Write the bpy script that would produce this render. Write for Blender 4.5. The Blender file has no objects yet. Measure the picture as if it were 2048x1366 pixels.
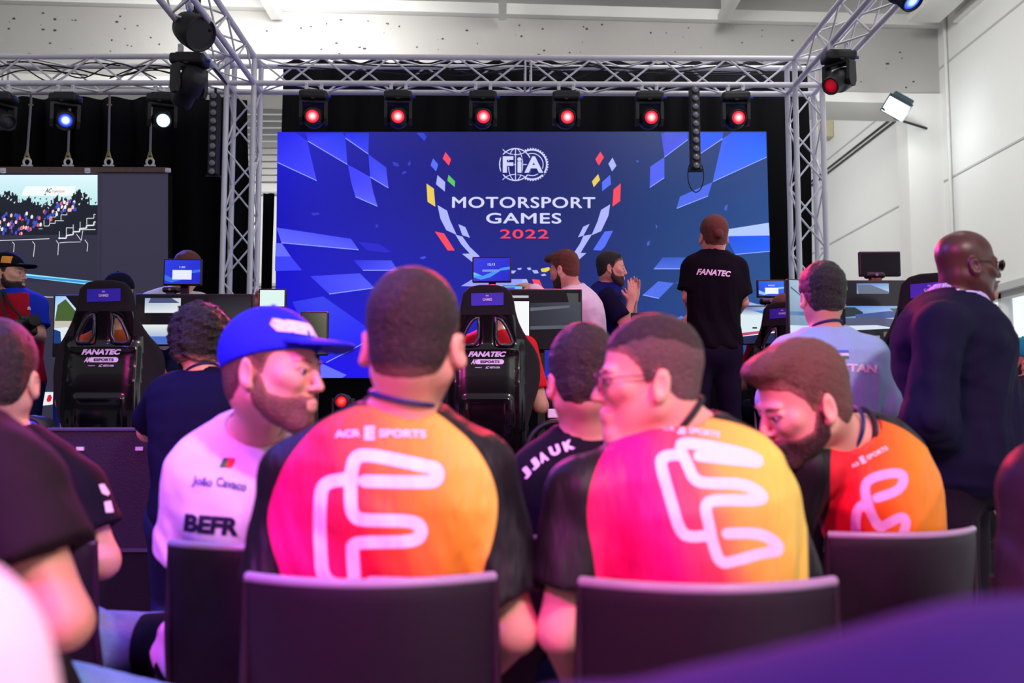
import bpy, bmesh, math, random
import numpy as np
from mathutils import Vector, Matrix
from mathutils.bvhtree import BVHTree
random.seed(7); rng = np.random.default_rng(7)
S = bpy.context.scene; COL = S.collection

# ------------------------------------------------------------------ camera, world, exposure, area lights
FPX = 35 / 36 * 2048
cd = bpy.data.cameras.new('camera'); cam = bpy.data.objects.new('camera', cd); COL.objects.link(cam)
cd.lens = 35; cd.sensor_width = 36; cd.clip_start = .02; cd.clip_end = 200
CAMP = Vector((0, 0, 1.1))
cam.location = CAMP; cam.rotation_euler = (math.radians(90 + 4.74), 0, math.radians(-.63))
cd.dof.use_dof = True; cd.dof.focus_distance = 6.6; cd.dof.aperture_fstop = 2.7
S.camera = cam
CM = cam.rotation_euler.to_matrix()
S.view_settings.view_transform = 'Standard'; S.view_settings.look = 'None'
S.view_settings.exposure = 0.0; S.view_settings.gamma = 1.0; S.view_settings.use_curve_mapping = False
W = bpy.data.worlds.new('daylight'); S.world = W; W.use_nodes = True
bg = W.node_tree.nodes['Background']; bg.inputs[0].default_value = (.93, .96, 1, 1); bg.inputs[1].default_value = 0.42

wn = W.node_tree; wt_ = wn.nodes.new('ShaderNodeTexCoord'); ws_ = wn.nodes.new('ShaderNodeSeparateXYZ'); wm_ = wn.nodes.new('ShaderNodeMapRange')   # brighter sky on the window side
wn.links.new(wt_.outputs['Generated'], ws_.inputs[0]); wn.links.new(ws_.outputs[0], wm_.inputs[0]); wm_.inputs[1].default_value = .15; wm_.inputs[2].default_value = .6; wm_.inputs[3].default_value = .42; wm_.inputs[4].default_value = 1.5
wn.links.new(wm_.outputs[0], bg.inputs[1])

def light(name, kind, loc, target, energy, color, size=.2, angle=60, blend=.5):
    l = bpy.data.lights.new(name, kind); l.energy = energy; l.color = color
    if kind == 'AREA': l.shape = 'DISK'; l.size = size
    else: l.shadow_soft_size = size
    if kind == 'SPOT': l.spot_size = math.radians(angle); l.spot_blend = blend
    o = bpy.data.objects.new(name, l); COL.objects.link(o); o.location = loc
    o.rotation_euler = (Vector(target) - Vector(loc)).to_track_quat('-Z', 'Y').to_euler()
    return o
# stage wash lamps hung on the two trusses that run back over the audience
light('wash_light_blue', 'SPOT', (-2.7, 2.9, 3.9), (-1.2, 2.6, .9), 520, (.12, .08, 1), .12, 100)
light('wash_light_magenta', 'SPOT', (-2.2, -1.6, 3.9), (-.75, 2.0, 1.0), 900, (1, .05, .5), .2, 60)
light('wash_light_white', 'SPOT', (1.9, -1.2, 4.2), (.75, 2.0, 1.0), 620, (1, .84, .80), .2, 60)
light('wash_light_violet', 'SPOT', (.2, -1.4, 4.0), (.3, 1.8, .5), 220, (.4, .08, 1), .2, 50)
light('wash_light_low_blue', 'SPOT', (-2.4, -1.2, 3.9), (-.62, 2.25, .7), 900, (.12, .04, 1), .1, 24, 1)
light('wash_light_low_magenta', 'SPOT', (.4, -1.6, 3.9), (.3, 1.75, .55), 480, (1, 0, .3), .1, 44, 1)
light('front_light_red', 'SPOT', (.6, 7.6, 3.6), (.4, 2.0, 1.1), 1100, (1, .03, .08), .15, 50)
light('front_light_magenta', 'SPOT', (-1.2, 7.8, 3.6), (.2, 2.2, 1.1), 900, (1, .05, .55), .15, 50)
light('stage_light_blue', 'SPOT', (-3.4, 8.0, 3.6), (-1.8, 5.6, 1.2), 300, (.1, .1, 1), .15, 70)
light('stage_light_pink', 'SPOT', (2.6, 4.6, 4.0), (1.4, 6.6, 1.4), 160, (1, .25, .7), .15, 70)
for lx_, e_ in ((-7, 62), (-2.4, 66), (2.6, 130)): light('beam_fill', 'AREA', (lx_, 8.4, 6.9), (lx_, 15, 6.3), e_, (1, .98, .95), 1.5)  # unseen area fills added to brighten the beam face
for ly_, e_ in ((5.5, 100), (10.5, 110), (18.5, 110)): light('wall_fill', 'AREA', (2.6, ly_, 6.9), (7, ly_ + 1.2, 4.4), e_, (1, .99, .97), 1.5)  # area fills added out of view to lift the right wall
light('inner_wall_fill', 'AREA', (-3, 12.8, 6.9), (-4, 17, 4), 200, (1, .99, .97), 1.5)  # one more added fill, aimed at the pale inner wall

def at(px, py, y):
    v = CM @ Vector(((px - 1024) / FPX, (683 - py) / FPX, -1))
    return CAMP + v * (y / v.y)
def pxm(y): return FPX / y                      # pixels per metre at depth y

def lin(c):
    return tuple((x / 255 / 12.92 if x / 255 <= .04045 else ((x / 255 + .055) / 1.055) ** 2.4) for x in c)

# ------------------------------------------------------------------ materials
MATS = {}
def mat(name, rgb, rough=.6, metal=0., var=.06, scale=30, bump=0., bscale=60, spec=.5, coat=0.):
    if name in MATS: return MATS[name]
    m = bpy.data.materials.new(name); m.use_nodes = True; nt = m.node_tree; b = nt.nodes['Principled BSDF']
    c = lin(rgb)
    tc = nt.nodes.new('ShaderNodeTexCoord'); no = nt.nodes.new('ShaderNodeTexNoise'); no.inputs['Scale'].default_value = scale
    no.inputs['Detail'].default_value = 4
    nt.links.new(tc.outputs['Object'], no.inputs['Vector'])
    mx = nt.nodes.new('ShaderNodeMix'); mx.data_type = 'RGBA'
    mx.inputs[6].default_value = (*[x * (1 - var) for x in c], 1); mx.inputs[7].default_value = (*[min(1, x * (1 + var)) for x in c], 1)
    nt.links.new(no.outputs[0], mx.inputs[0]); nt.links.new(mx.outputs[2], b.inputs['Base Color'])
    b.inputs['Roughness'].default_value = rough; b.inputs['Metallic'].default_value = metal
    b.inputs['Specular IOR Level'].default_value = spec; b.inputs['Coat Weight'].default_value = coat
    if bump:
        n2 = nt.nodes.new('ShaderNodeTexNoise'); n2.inputs['Scale'].default_value = bscale; nt.links.new(tc.outputs['Object'], n2.inputs['Vector'])
        bp = nt.nodes.new('ShaderNodeBump'); bp.inputs['Strength'].default_value = bump; bp.inputs['Distance'].default_value = .01
        nt.links.new(n2.outputs[0], bp.inputs['Height']); nt.links.new(bp.outputs[0], b.inputs['Normal'])
    MATS[name] = m; return m
def emis(name, rgb, s=1.):
    if name in MATS: return MATS[name]
    m = bpy.data.materials.new(name); m.use_nodes = True; nt = m.node_tree; b = nt.nodes['Principled BSDF']
    b.inputs['Base Color'].default_value = (.01, .01, .01, 1); b.inputs['Emission Color'].default_value = (*lin(rgb), 1); b.inputs['Emission Strength'].default_value = s
    MATS[name] = m; return m
def colmat(name, strength=1., rough=.35):
    """light-giving screen surface: shows the colours stored in the mesh"""
    if name in MATS: return MATS[name]
    m = bpy.data.materials.new(name); m.use_nodes = True; nt = m.node_tree; b = nt.nodes['Principled BSDF']
    a = nt.nodes.new('ShaderNodeAttribute'); a.attribute_name = 'Col'
    b.inputs['Base Color'].default_value = (.012, .012, .014, 1); b.inputs['Roughness'].default_value = rough
    nt.links.new(a.outputs['Color'], b.inputs['Emission Color']); b.inputs['Emission Strength'].default_value = strength
    MATS[name] = m; return m

# ------------------------------------------------------------------ object helpers
def tag(o, label=None, cat=None, group=None, kind=None):
    if label: o['label'] = label
    if cat: o['category'] = cat
    if group: o['group'] = group
    if kind: o['kind'] = kind
    return o
def empty(name, loc=(0, 0, 0), label=None, cat=None, group=None):
    o = bpy.data.objects.new(name, None); COL.objects.link(o); o.location = loc; o.empty_display_size = .1
    return tag(o, label, cat, group)
ORG = {}
def link(name, me, material, parent=None):
    o = bpy.data.objects.new(name, me); COL.objects.link(o)
    if parent is not None: o.parent = parent
    for m in (material if isinstance(material, (list, tuple)) else [material]): me.materials.append(m)
    return o
def copy_tree(o, parent=None):
    c = o.copy(); COL.objects.link(c); c.parent = parent
    for ch in list(o.children): copy_tree(ch, c)
    return c

class MB:
    """collects shapes; build() links them as one mesh. org: world point that becomes the local origin"""
    def __init__(s, org=(0, 0, 0)): s.v = []; s.f = []; s.sm = []; s.c = []; s.org = Vector(org)
    def add(s, vs, fs, smooth=False, col=None):
        n = len(s.v); s.v += [tuple(Vector(v) - s.org) for v in vs]; s.f += [tuple(i + n for i in f) for f in fs]; s.sm += [smooth] * len(fs)
        s.c += [col] * len(fs) if (col is None or not isinstance(col, list)) else col
        return s
    def box(s, c, d, R=None, bev=0.):
        c = Vector(c); x, y, z = (k / 2 for k in d); R = R or Matrix.Identity(3)
        if bev:
            b = min(bev, x * .9, y * .9, z * .9); vs = []; bm = bmesh.new(); bmesh.ops.create_cube(bm, size=1)
            for v in bm.verts: v.co = Vector((v.co.x * 2 * x, v.co.y * 2 * y, v.co.z * 2 * z))
            bmesh.ops.bevel(bm, geom=bm.edges[:], offset=b, segments=2, profile=.5, affect='EDGES')
            bm.verts.index_update(); s.add([c + R @ v.co for v in bm.verts], [[v.index for v in f.verts] for f in bm.faces]); bm.free(); return s
        vs = [c + R @ Vector((a * x, b * y, e * z)) for a in (-1, 1) for b in (-1, 1) for e in (-1, 1)]
        return s.add(vs, [(0, 1, 3, 2), (4, 6, 7, 5), (0, 4, 5, 1), (2, 3, 7, 6), (0, 2, 6, 4), (1, 5, 7, 3)])
    def tube(s, pts, r, n=10, closed=False):
        pts = [Vector(p) for p in pts]; rs = r if isinstance(r, (list, tuple)) else [r] * len(pts); vs = []; m = len(pts)
        up = None
        for i, p in enumerate(pts):
            if closed: t = pts[(i + 1) % m] - pts[i - 1]
            else: t = pts[min(i + 1, m - 1)] - pts[max(i - 1, 0)]
            t.normalize()
            if up is None: up = t.orthogonal().normalized()
            up = (up - t * up.dot(t)).normalized(); w = t.cross(up)
            vs += [p + (up * math.cos(2 * math.pi * k / n) + w * math.sin(2 * math.pi * k / n)) * rs[i] for k in range(n)]
        fs = []
        for i in range(m if closed else m - 1):
            j = (i + 1) % m
            fs += [(i * n + k, i * n + (k + 1) % n, j * n + (k + 1) % n, j * n + k) for k in range(n)]
        s.add(vs, fs, True)
        if not closed: s.add(vs[:n], [tuple(range(n))[::-1]]); s.add(vs[-n:], [tuple(range(n))])
        return s
    def lathe(s, prof, c, R=None, n=24):
        """prof: (radius, height) along local z"""
        c = Vector(c); R = R or Matrix.Identity(3); m = len(prof)
        vs = [c + R @ Vector((r * math.cos(2 * math.pi * k / n), r * math.sin(2 * math.pi * k / n), h)) for r, h in prof for k in range(n)]
        fs = [(i * n + k, i * n + (k + 1) % n, (i + 1) * n + (k + 1) % n, (i + 1) * n + k) for i in range(m - 1) for k in range(n)]
        s.add(vs, fs, True); s.add(vs[:n], [tuple(range(n))[::-1]]); s.add(vs[-n:], [tuple(range(n))]); return s
    def prism(s, pts, d):
        """closed 3D polygon pushed along the vector d"""
        n = len(pts); pts = [Vector(p) for p in pts]; d = Vector(d)
        return s.add(pts + [p + d for p in pts], [tuple(range(n))[::-1], tuple(range(n, 2 * n))] + [(i, (i + 1) % n, (i + 1) % n + n, i + n) for i in range(n)])
    def build(s, name, material, parent=None, fix=True):
        me = bpy.data.meshes.new(name); me.from_pydata(s.v, [], s.f); 
        me.polygons.foreach_set('use_smooth', s.sm)
        if any(c is not None for c in s.c):
            ca = me.color_attributes.new('Col', 'FLOAT_COLOR', 'CORNER'); li = 0
            for p, c in zip(me.polygons, s.c):
                for k in range(p.loop_total):
                    cc = c[k] if isinstance(c[0], (tuple, list)) else c
                    ca.data[p.loop_start + k].color = (*lin(cc), 1)
        if fix:
            bm = bmesh.new(); bm.from_mesh(me); bmesh.ops.recalc_face_normals(bm, faces=bm.faces); bm.to_mesh(me); bm.free()
        return link(name, me, material, parent)

# ------------------------------------------------------------------ writing
def glyphs(s, bold=0., shear=0., spacing=1.):
    cu = bpy.data.curves.new('writing', 'FONT'); cu.body = s; cu.size = 1; cu.offset = bold; cu.shear = shear; cu.space_character = spacing
    cu.resolution_u = 4
    o = bpy.data.objects.new('writing', cu); COL.objects.link(o); bpy.context.view_layer.update()
    me = bpy.data.meshes.new_from_object(o); bpy.data.objects.remove(o)
    v = np.zeros(len(me.vertices) * 3); me.vertices.foreach_get('co', v); v = v.reshape(-1, 3)[:, :2]
    f = [tuple(p.vertices) for p in me.polygons]; bpy.data.meshes.remove(me); return v, f
def text(s, c, U, V, w, h, material, parent, name='lettering', bold=.02, shear=0., spacing=1., org=(0, 0, 0), surf=None, N=None, lift=.003, sub=0, fat=0):
    v, f = glyphs(s, bold, shear, spacing); lo = v.min(0); hi = v.max(0); v = (v - (lo + hi) / 2) / (hi - lo) * np.array([w, h])
    if fat:
        n0 = len(v); v = np.concatenate([v + np.array(o_) * fat for o_ in ((-1, 0), (1, 0), (0, .6), (0, -.6))]); f = [tuple(i + k * n0 for i in q) for k in range(4) for q in f]
    c = Vector(c); U = Vector(U).normalized(); V = Vector(V).normalized()
    return decal([c + U * a + V * b for a, b in v], f, material, parent, name, org, surf, N, lift, sub)
def decal(P, f, material, parent, name, org=(0, 0, 0), surf=None, N=None, lift=.003, sub=0):
    """flat print; with surf (a BVH) it is laid on that surface along N"""
    me = bpy.data.meshes.new(name); me.from_pydata([tuple(p) for p in P], [], f)
    if surf is not None:
        bm = bmesh.new(); bm.from_mesh(me); bmesh.ops.triangulate(bm, faces=bm.faces)
        for _ in range(3):
            e = [e for e in bm.edges if e.calc_length() > (sub or .02)]
            if e: bmesh.ops.subdivide_edges(bm, edges=e, cuts=1); bmesh.ops.triangulate(bm, faces=bm.faces)
        N = Vector(N).normalized(); last = 0
        for v in bm.verts:
            hit = surf.ray_cast(v.co - N * 1.0, N)
            if hit[0] is not None: last = (hit[0] - v.co).dot(N); v.co = hit[0] - N * lift
            else: v.co = v.co + N * last
        bm.to_mesh(me); bm.free()
    bm = bmesh.new(); bm.from_mesh(me)
    for v in bm.verts: v.co -= Vector(org)
    bm.to_mesh(me); bm.free()
    return link(name, me, material, parent)
# ------------------------------------------------------------------ the hall
wallm = mat('painted_wall', (228, 228, 226), .8, var=.03, scale=1.5, bump=.15, bscale=8)
concm = mat('concrete_beam', (176, 174, 172), .85, var=.07, scale=1.2, bump=.3, bscale=12)
pitm = mat('concrete_pit', (60, 58, 56), .95)
whitem = mat('white_concrete', (226, 225, 222), .8, var=.03, scale=2)
floorm = mat('concrete_floor', (150, 148, 146), .7, var=.12, scale=3, bump=.2)
pipem = mat('white_pipe', (215, 214, 212), .5)
blackm = mat('black_metal', (14, 14, 17), .45, spec=.4)
blackp = mat('black_plastic', (18, 18, 22), .4)
alum = mat('brushed_aluminium', (236, 234, 244), .42, metal=.15, var=.05, scale=80)
curtm = mat('black_cloth', (9, 9, 14), .95, spec=.1)
def struct(o): o['kind'] = 'structure'; return o
struct(MB().box((-3, 12, -.05), (24, 40, .1)).build('floor', floorm))
XW = 7.0
w = MB()                                        # right wall with a band of windows low down
w.box((XW + .15, 16, 5.9 + .0), (.3, 34, 5.7)); w.box((XW + .15, 16, .35), (.3, 34, .7)); w.box((XW + .15, 24.3, 1.9), (.3, 17.4, 2.4))
struct(w.build('wall_right', wallm))
w = MB()
for zz in (4.92, 6.75): w.box((XW - .006, 16, zz), (.012, 34, .03))
w.box((XW - .05, 8.6, 2.98), (.12, 15, .1))
struct(w.build('trim_1', mat('grey_seam', (185, 185, 185), .8)))
w = MB()
for k in range(9):
    y = 1.6 + k * 1.75
    w.box((XW + .1, y, 1.85), (.16, .09, 2.3))
w.box((XW + .1, 8.4, .74), (.16, 14, .08)); w.box((XW + .1, 8.4, 2.9), (.16, 14, .08))
w1 = struct(w.build('window_1', whitem))
gm = mat('window_glass', (240, 245, 250), .05, spec=.5)
gm.node_tree.nodes['Principled BSDF'].inputs['Transmission Weight'].default_value = 1; gm.node_tree.nodes['Principled BSDF'].inputs['IOR'].default_value = 1.02
MB().box((XW + .12, 8.4, 1.85), (.01, 14, 2.3)).build('pane', gm, w1)
struct(MB().box((-3, 33, 3.9), (20.6, .3, 7.8)).build('wall_back', wallm))
# pale inner wall seen between the curtains
w = MB(); w.box((-3.2, 17.2, 3.0), (5, .15, 6.0)); struct(w.build('wall_inner', wallm))
w = MB()
for zz in (2.05, 3.1, 3.5, 5.1): w.box((-3.2, 17.1, zz), (5, .06, .05))
struct(w.build('trim_2', mat('grey_seam', (150, 150, 150))))
w = MB()
for k in range(14): w.box((-3.2, 17.05, 5.35 + k * .12), (5, .03, .09), Matrix.Rotation(.5, 3, 'X'))
struct(w.build('window_2', whitem))
# wall column, deep beam, roof with ribs
struct(MB().box((XW - .28, 15.6, 3.17), (.56, .43, 6.34)).build('trim_6', whitem))
def ybeam(x): return 15.05 + (x) * .055
w = MB()
A = Matrix.Rotation(math.atan(.055), 3, 'Z')
w.box((-4.5, ybeam(-4.5) + .4, 6.88), (23.2, .8, 1.06), A)
bo = struct(w.build('beam', concm)); bo.name = 'trim_5'
w = MB(); w.box((-4.5, ybeam(-4.5) + .45, 6.26), (23.2, .95, .16), A); struct(w.build('trim_3', whitem))  # white slab puts the floodlit look of the beam underside into colour
w = MB(); w.box((-4.5, ybeam(-4.5) + .33, 7.5), (23.2, .95, .17), A); struct(w.build('trim_4', whitem))
w = MB()
for k in range(150):                            # small pits scattered on the beam face
    x = random.uniform(-8, 6.8); z = random.uniform(6.4, 7.35); s_ = random.uniform(.006, .028)
    w.box((x, ybeam(x) + .0, z), (s_ * random.uniform(.6, 2), .012, s_), A)
pit = w.build('air_hole', pitm, bo); pit['kind'] = 'stuff'
struct(MB().box((-4.5, 11.0, 8.05), (23.2, 12, .2)).build('ceiling', whitem))
greyw = mat('grey_hall_wall', (70, 70, 76), .9)
struct(MB().box((-4, -9, 2.6), (22, .2, 5.2)).build('wall_front', greyw)); struct(MB().box((-15, 4, 2.6), (.2, 26, 5.2)).build('wall_left', greyw))
for px, wd in ((560, .18), (1005, .12), (1440, .16), (1835, .5), (1900, .1)):
    d = 14.9; p = at(px, 30, d)
    w = MB(); zb = 7.22
    w.box((p.x, 8, (zb + 7.95) / 2), (wd * .35, 13.4, 7.95 - zb)); w.box((p.x, 8, zb + .05), (wd, 13.4, .1))
    struct(w.build('trim_7', whitem))
# lower side beam, seam pipe, conduit and junction box on the wall
struct(MB().tube([(XW - .04, 15.1, 8), (XW - .04, 15.1, 0)], .03, 8).build('trim_8', pipem))
t = empty('cable_conduit', (XW - .05, 16, 6.6), 'pair of dark cables running along the pale wall beyond the column', 'cable')
for dz in (0, .09): MB(t.location).tube([(XW - .03, 16, 6.45 + dz), (XW - .03, 22, 6.45 + dz), (XW - .03, 30, 6.45 + dz)], .018, 6).build('cable', blackp, t)
bx = at(1686, 261, 20.6); o = MB(bx).box((XW - .12, 20.6, bx.z), (.24, .34, .36), bev=.02).build('junction_box', mat('cream_plastic', (214, 206, 170), .5)); o.location = bx
tag(o, 'small cream junction box on the wall conduit beside the truss leg', 'box')
# flood lamp on the column
p = at(1795, 213, 14.6); fl = empty('flood_light', p, 'bright white rectangular flood lamp fixed high on the wall column', 'lamp')
R = Matrix.Rotation(math.radians(-15), 3, 'Z') @ Matrix.Rotation(math.radians(35), 3, 'Y') @ Matrix.Rotation(math.radians(48), 3, 'X')
MB().box(R @ Vector((0, .08, 0)), (.32, .2, .24), R, bev=.02).build('housing', mat('teal_metal', (60, 88, 96), .5), fl)
MB().box(R @ Vector((0, -.04, 0)), (.38, .06, .3), R).build('reflector', mat('dark_steel', (50, 60, 64), .4), fl)
MB().box(R @ Vector((0, -.075, 0)), (.34, .012, .26), R).build('lamp_face', emis('flood_glow', (235, 250, 255), 4), fl)
MB().tube([(-.2, .05, -.02), (.1, .3, -.1), (.77, .78, -.1)], .02, 6).build('bracket', blackm, fl)
light('flood_lamp', 'SPOT', tuple(p + R @ Vector((0, -.25, 0))), tuple(p + R @ Vector((0, -2, 0))), 120, (.92, .98, 1), .1, 130)
light('flood_spill', 'POINT', tuple(p + Vector((.05, -.1, -.35))), (0, 0, 0), 22, (.92, .98, 1), .1)

# ------------------------------------------------------------------ stage
ST = .58
carp = mat('black_carpet', (12, 11, 16), .95, bump=.4, bscale=200)
o = MB().box((-2.4, 6.6, ST / 2), (9.5, 5.0, ST)).build('stage_platform', carp); tag(o, 'low black stage platform under the racing simulators and screens', 'stage')
def curtain(x0, x1, y, z0, z1, label, amp=.05, wl=.32, edge=None):
    nx = int((x1 - x0) / .03) + 2; nz = 14; vs = []; fs = []
    for j in range(nz):
        z = z0 + (z1 - z0) * j / (nz - 1)
        for i in range(nx):
            u = i / (nx - 1); xr = x1 + (edge(z) if edge else 0); x = x0 + (xr - x0) * u
            vs.append((x, y + amp * math.sin(x * 2 * math.pi / wl + .6 * math.sin(z * 2) + 1.3 * math.sin(x * 3.1)), z))
    for j in range(nz - 1):
        for i in range(nx - 1): a = j * nx + i; fs.append((a, a + 1, a + nx + 1, a + nx))
    b = MB(); b.add(vs, fs, True); o = b.build('stage_curtain', curtm)
    sd = o.modifiers.new('thickness', 'SOLIDIFY'); sd.thickness = .012
    return tag(o, label, 'curtain')
ZT = at(0, 196, 9.3).z
curtain(-8.2, at(500, 300, 9.3).x, 9.3, 0, ZT, 'black pleated curtain behind the dark screen and the truss leg beside it', edge=lambda z: .1 * math.sin(z * 1.1) + .05)
curtain(at(562, 300, 10.75).x, at(1620, 300, 10.75).x, 10.75, 0, at(0, 120, 10.75).z, 'wide black curtain hung behind the big blue screen')
curtain(at(528, 300, 10.3).x, at(549, 300, 10.3).x, 10.32, 0, at(0, 385, 10.3).z, 'narrow end of black curtain bunched at the edge of the blue screen', amp=.02, wl=.1)
o = MB().box(((at(549, 0, 10).x + at(1545, 0, 10).x) / 2, 10.22, at(0, 756, 10.2).z / 2), (5.1, .08, at(0, 756, 10.2).z)).build('screen_skirt', curtm)
tag(o, 'black cloth skirt closing the gap beneath the big blue screen', 'skirt')

# ------------------------------------------------------------------ big blue screen
D = 10.15
t = empty('led_wall', at(1044, 756, D), 'huge blue screen with checkered flag graphics and white event title', 'screen'); O = t.location.copy()
c4 = [at(*q, D) for q in ((555, 264), (1533, 263), (1545, 755), (549, 756))]
MB(O).prism([c + Vector((0, .015, 0)) for c in c4], (0, .12, 0)).build('housing', blackm, t)
led = colmat('led_screen', 1.0)
def lmap(u, v): return (c4[0] * (1 - u) + c4[1] * u) * (1 - v) + (c4[3] * (1 - u) + c4[2] * u) * v
G = [[(14, 10, 215), (14, 16, 150), (16, 18, 108), (18, 28, 102), (20, 50, 112), (20, 56, 122)],
     [(18, 14, 190), (18, 18, 165), (18, 22, 125), (18, 32, 106), (20, 58, 122), (22, 70, 140)],
     [(20, 12, 215), (22, 20, 190), (20, 26, 160), (18, 34, 118), (22, 62, 128), (28, 76, 142)],
     [(28, 8, 250), (28, 12, 235), (24, 20, 215), (20, 40, 170), (24, 60, 150), (28, 72, 150)]]
b = MB(O); nx, nz = 50, 26
def gcol(u, v):
    a = u * 5; i = min(int(a), 4); fu = a - i; c = v * 3; j = min(int(c), 2); fv = c - j
    return tuple(int((G[j][i][k] * (1 - fu) + G[j][i + 1][k] * fu) * (1 - fv) + (G[j + 1][i][k] * (1 - fu) + G[j + 1][i + 1][k] * fu) * fv) for k in range(3))
for j in range(nz):
    for i in range(nx):
        q = [(i / nx, j / nz), ((i + 1) / nx, j / nz), ((i + 1) / nx, (j + 1) / nz), (i / nx, (j + 1) / nz)]
        b.add([lmap(*k) for k in q], [(0, 1, 2, 3)], col=[[gcol(*k) for k in q]])
scr = b.build('screen_picture', led, t, fix=False)
b = MB(O); layer = [0]
def Z(o, s=.29297): return lambda q: (o[0] + q[0] * s, o[1] + q[1] * s)
def poly(z, pts, col, edge=None):
    layer[0] += 1; y = D - .004 - layer[0] * .00005
    P = [at(*z(q), y) for q in pts]; b.add(P, [tuple(range(len(P)))], col=col)
    if edge:
        for i in edge:
            a, c = z(pts[i]), z(pts[(i + 1) % len(pts)]); dx, dy = c[0] - a[0], c[1] - a[1]; L = math.hypot(dx, dy); nx_, ny_ = -dy / L * .8, dx / L * .8
            b.add([at(a[0] - nx_, a[1] - ny_, y - .001), at(c[0] - nx_, c[1] - ny_, y - .001), at(c[0] + nx_, c[1] + ny_, y - .001), at(a[0] + nx_, a[1] + ny_, y - .001)], [(0, 1, 2, 3)], col=(150, 165, 255))
z2, z3, z6, z7 = Z((500, 80)), Z((1000, 80)), Z((500, 400)), Z((1000, 400))
B1, B2, B3 = (40, 40, 255), (66, 66, 255), (100, 105, 255)
poly(z2, [(190, 634), (312, 634), (390, 690), (455, 960), (186, 835)], [[(8, 8, 235), (25, 25, 240), (50, 50, 255), (70, 72, 255), (50, 50, 250)]], [3])
poly(z2, [(382, 634), (630, 634), (650, 662), (665, 850), (395, 690)], [[(20, 20, 230), (10, 50, 235), (40, 50, 250), (66, 70, 255), (60, 60, 255)]], [3])
poly(z2, [(650, 634), (812, 634), (808, 778), (652, 670)], [[(20, 30, 240), (15, 50, 215), (60, 66, 255), (50, 50, 255)]], [2])
poly(z2, [(808, 780), (930, 870), (945, 1010), (820, 935)], [[(50, 60, 245), (60, 66, 240), (82, 90, 255), (66, 70, 255)]], [2])
poly(z2, [(668, 850), (820, 935), (842, 1040), (870, 1135), (720, 1070), (690, 970)], [[(60, 60, 255), (66, 70, 255), (80, 80, 255), (90, 100, 255), (84, 88, 255), (66, 66, 255)]], [3])
poly(z2, [(1135, 634), (1185, 634), (1207, 660), (1190, 690)], (40, 60, 215))
dim = (52, 58, 190)
for q in ([(970, 830), (1010, 840), (1020, 865), (985, 860)], [(1075, 845), (1095, 820), (1098, 850), (1085, 862)], [(1040, 900), (1070, 893), (1060, 915), (1035, 918)], [(415, 1180), (470, 1178), (475, 1192), (430, 1200)], [(855, 1265), (872, 1255), (875, 1275), (862, 1285)]): poly(z2, q, dim)
poly(z6, [(180, 188), (690, 265), (742, 340), (215, 292)], [[(84, 90, 255), (70, 74, 250), (88, 92, 255), (100, 104, 255)]], [2])
poly(z6, [(176, 295), (217, 295), (278, 385), (172, 385)], (104, 110, 255))
poly(z6, [(172, 385), (278, 385), (355, 480), (170, 485)], (62, 66, 250))
poly(z6, [(735, 285), (880, 300), (965, 355), (930, 360), (800, 345)], (38, 34, 205))
poly(z6, [(705, 410), (965, 412), (1008, 480), (770, 480)], [[(40, 40, 230), (72, 78, 250), (84, 90, 250), (60, 66, 250)]], [2])
poly(z6, [(410, 520), (750, 500), (850, 600), (540, 642)], [[(58, 60, 250), (74, 80, 250), (84, 92, 250), (66, 70, 250)]], [2])
poly(z6, [(1155, 395), (1190, 383), (1205, 392), (1180, 405)], (72, 80, 220))
poly(z6, [(290, 695), (500, 658), (800, 870), (830, 950), (520, 1110), (480, 1110)], [[(46, 52, 240), (56, 66, 240), (40, 44, 250), (36, 34, 250), (36, 34, 255), (36, 34, 250)]], [3])
poly(z6, [(480, 1112), (660, 1195), (630, 1214), (480, 1214)], (104, 112, 255))
RED, YEL, WHT, BLU, GRN = (250, 72, 92), (236, 206, 84), (176, 182, 255), (84, 112, 255), (92, 200, 90)
for q, c in (([(1335, 765), (1373, 815), (1357, 857), (1315, 808)], RED), ([(1250, 808), (1285, 850), (1270, 897), (1232, 855)], BLU), ([(1355, 920), (1400, 965), (1397, 1005), (1347, 960)], GRN),
             ([(1280, 922), (1332, 970), (1330, 1035), (1270, 985)], WHT), ([(1205, 980), (1255, 1015), (1265, 1138), (1212, 1105)], YEL),
             ([(1280, 1127), (1345, 1165), (1365, 1230), (1410, 1330), (1340, 1298), (1300, 1220)], WHT)): poly(z2, q, c)
for q, c in (([(1402, 236), (1450, 250), (1500, 320), (1568, 385), (1500, 365), (1440, 300)], WHT), ([(1500, 365), (1568, 385), (1515, 422), (1448, 368)], WHT), ([(1422, 165), (1470, 185), (1502, 258), (1450, 240)], WHT),
             ([(1262, 215), (1325, 228), (1398, 345), (1350, 345)], RED), ([(1780, 482), (1818, 482), (1800, 502), (1775, 500)], WHT), ([(1825, 466), (1855, 463), (1850, 475), (1830, 477)], WHT),
             ([(1890, 463), (1912, 460), (1922, 475), (1900, 479)], WHT), ([(1925, 480), (1960, 478), (1972, 500), (1940, 502)], WHT), ([(1985, 470), (2040, 458), (2052, 475), (2020, 492), (1990, 490)], YEL),
             ([(1985, 510), (2010, 502), (2025, 515), (1995, 520)], WHT), ([(1440, 588), (1520, 540), (1860, 540), (1850, 592)], (150, 160, 250)), ([(1860, 540), (1890, 540), (1910, 600), (1850, 592)], WHT), ([(1925, 540), (1975, 545), (2000, 602), (1950, 605)], RED)): poly(z6, q, c)
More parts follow.
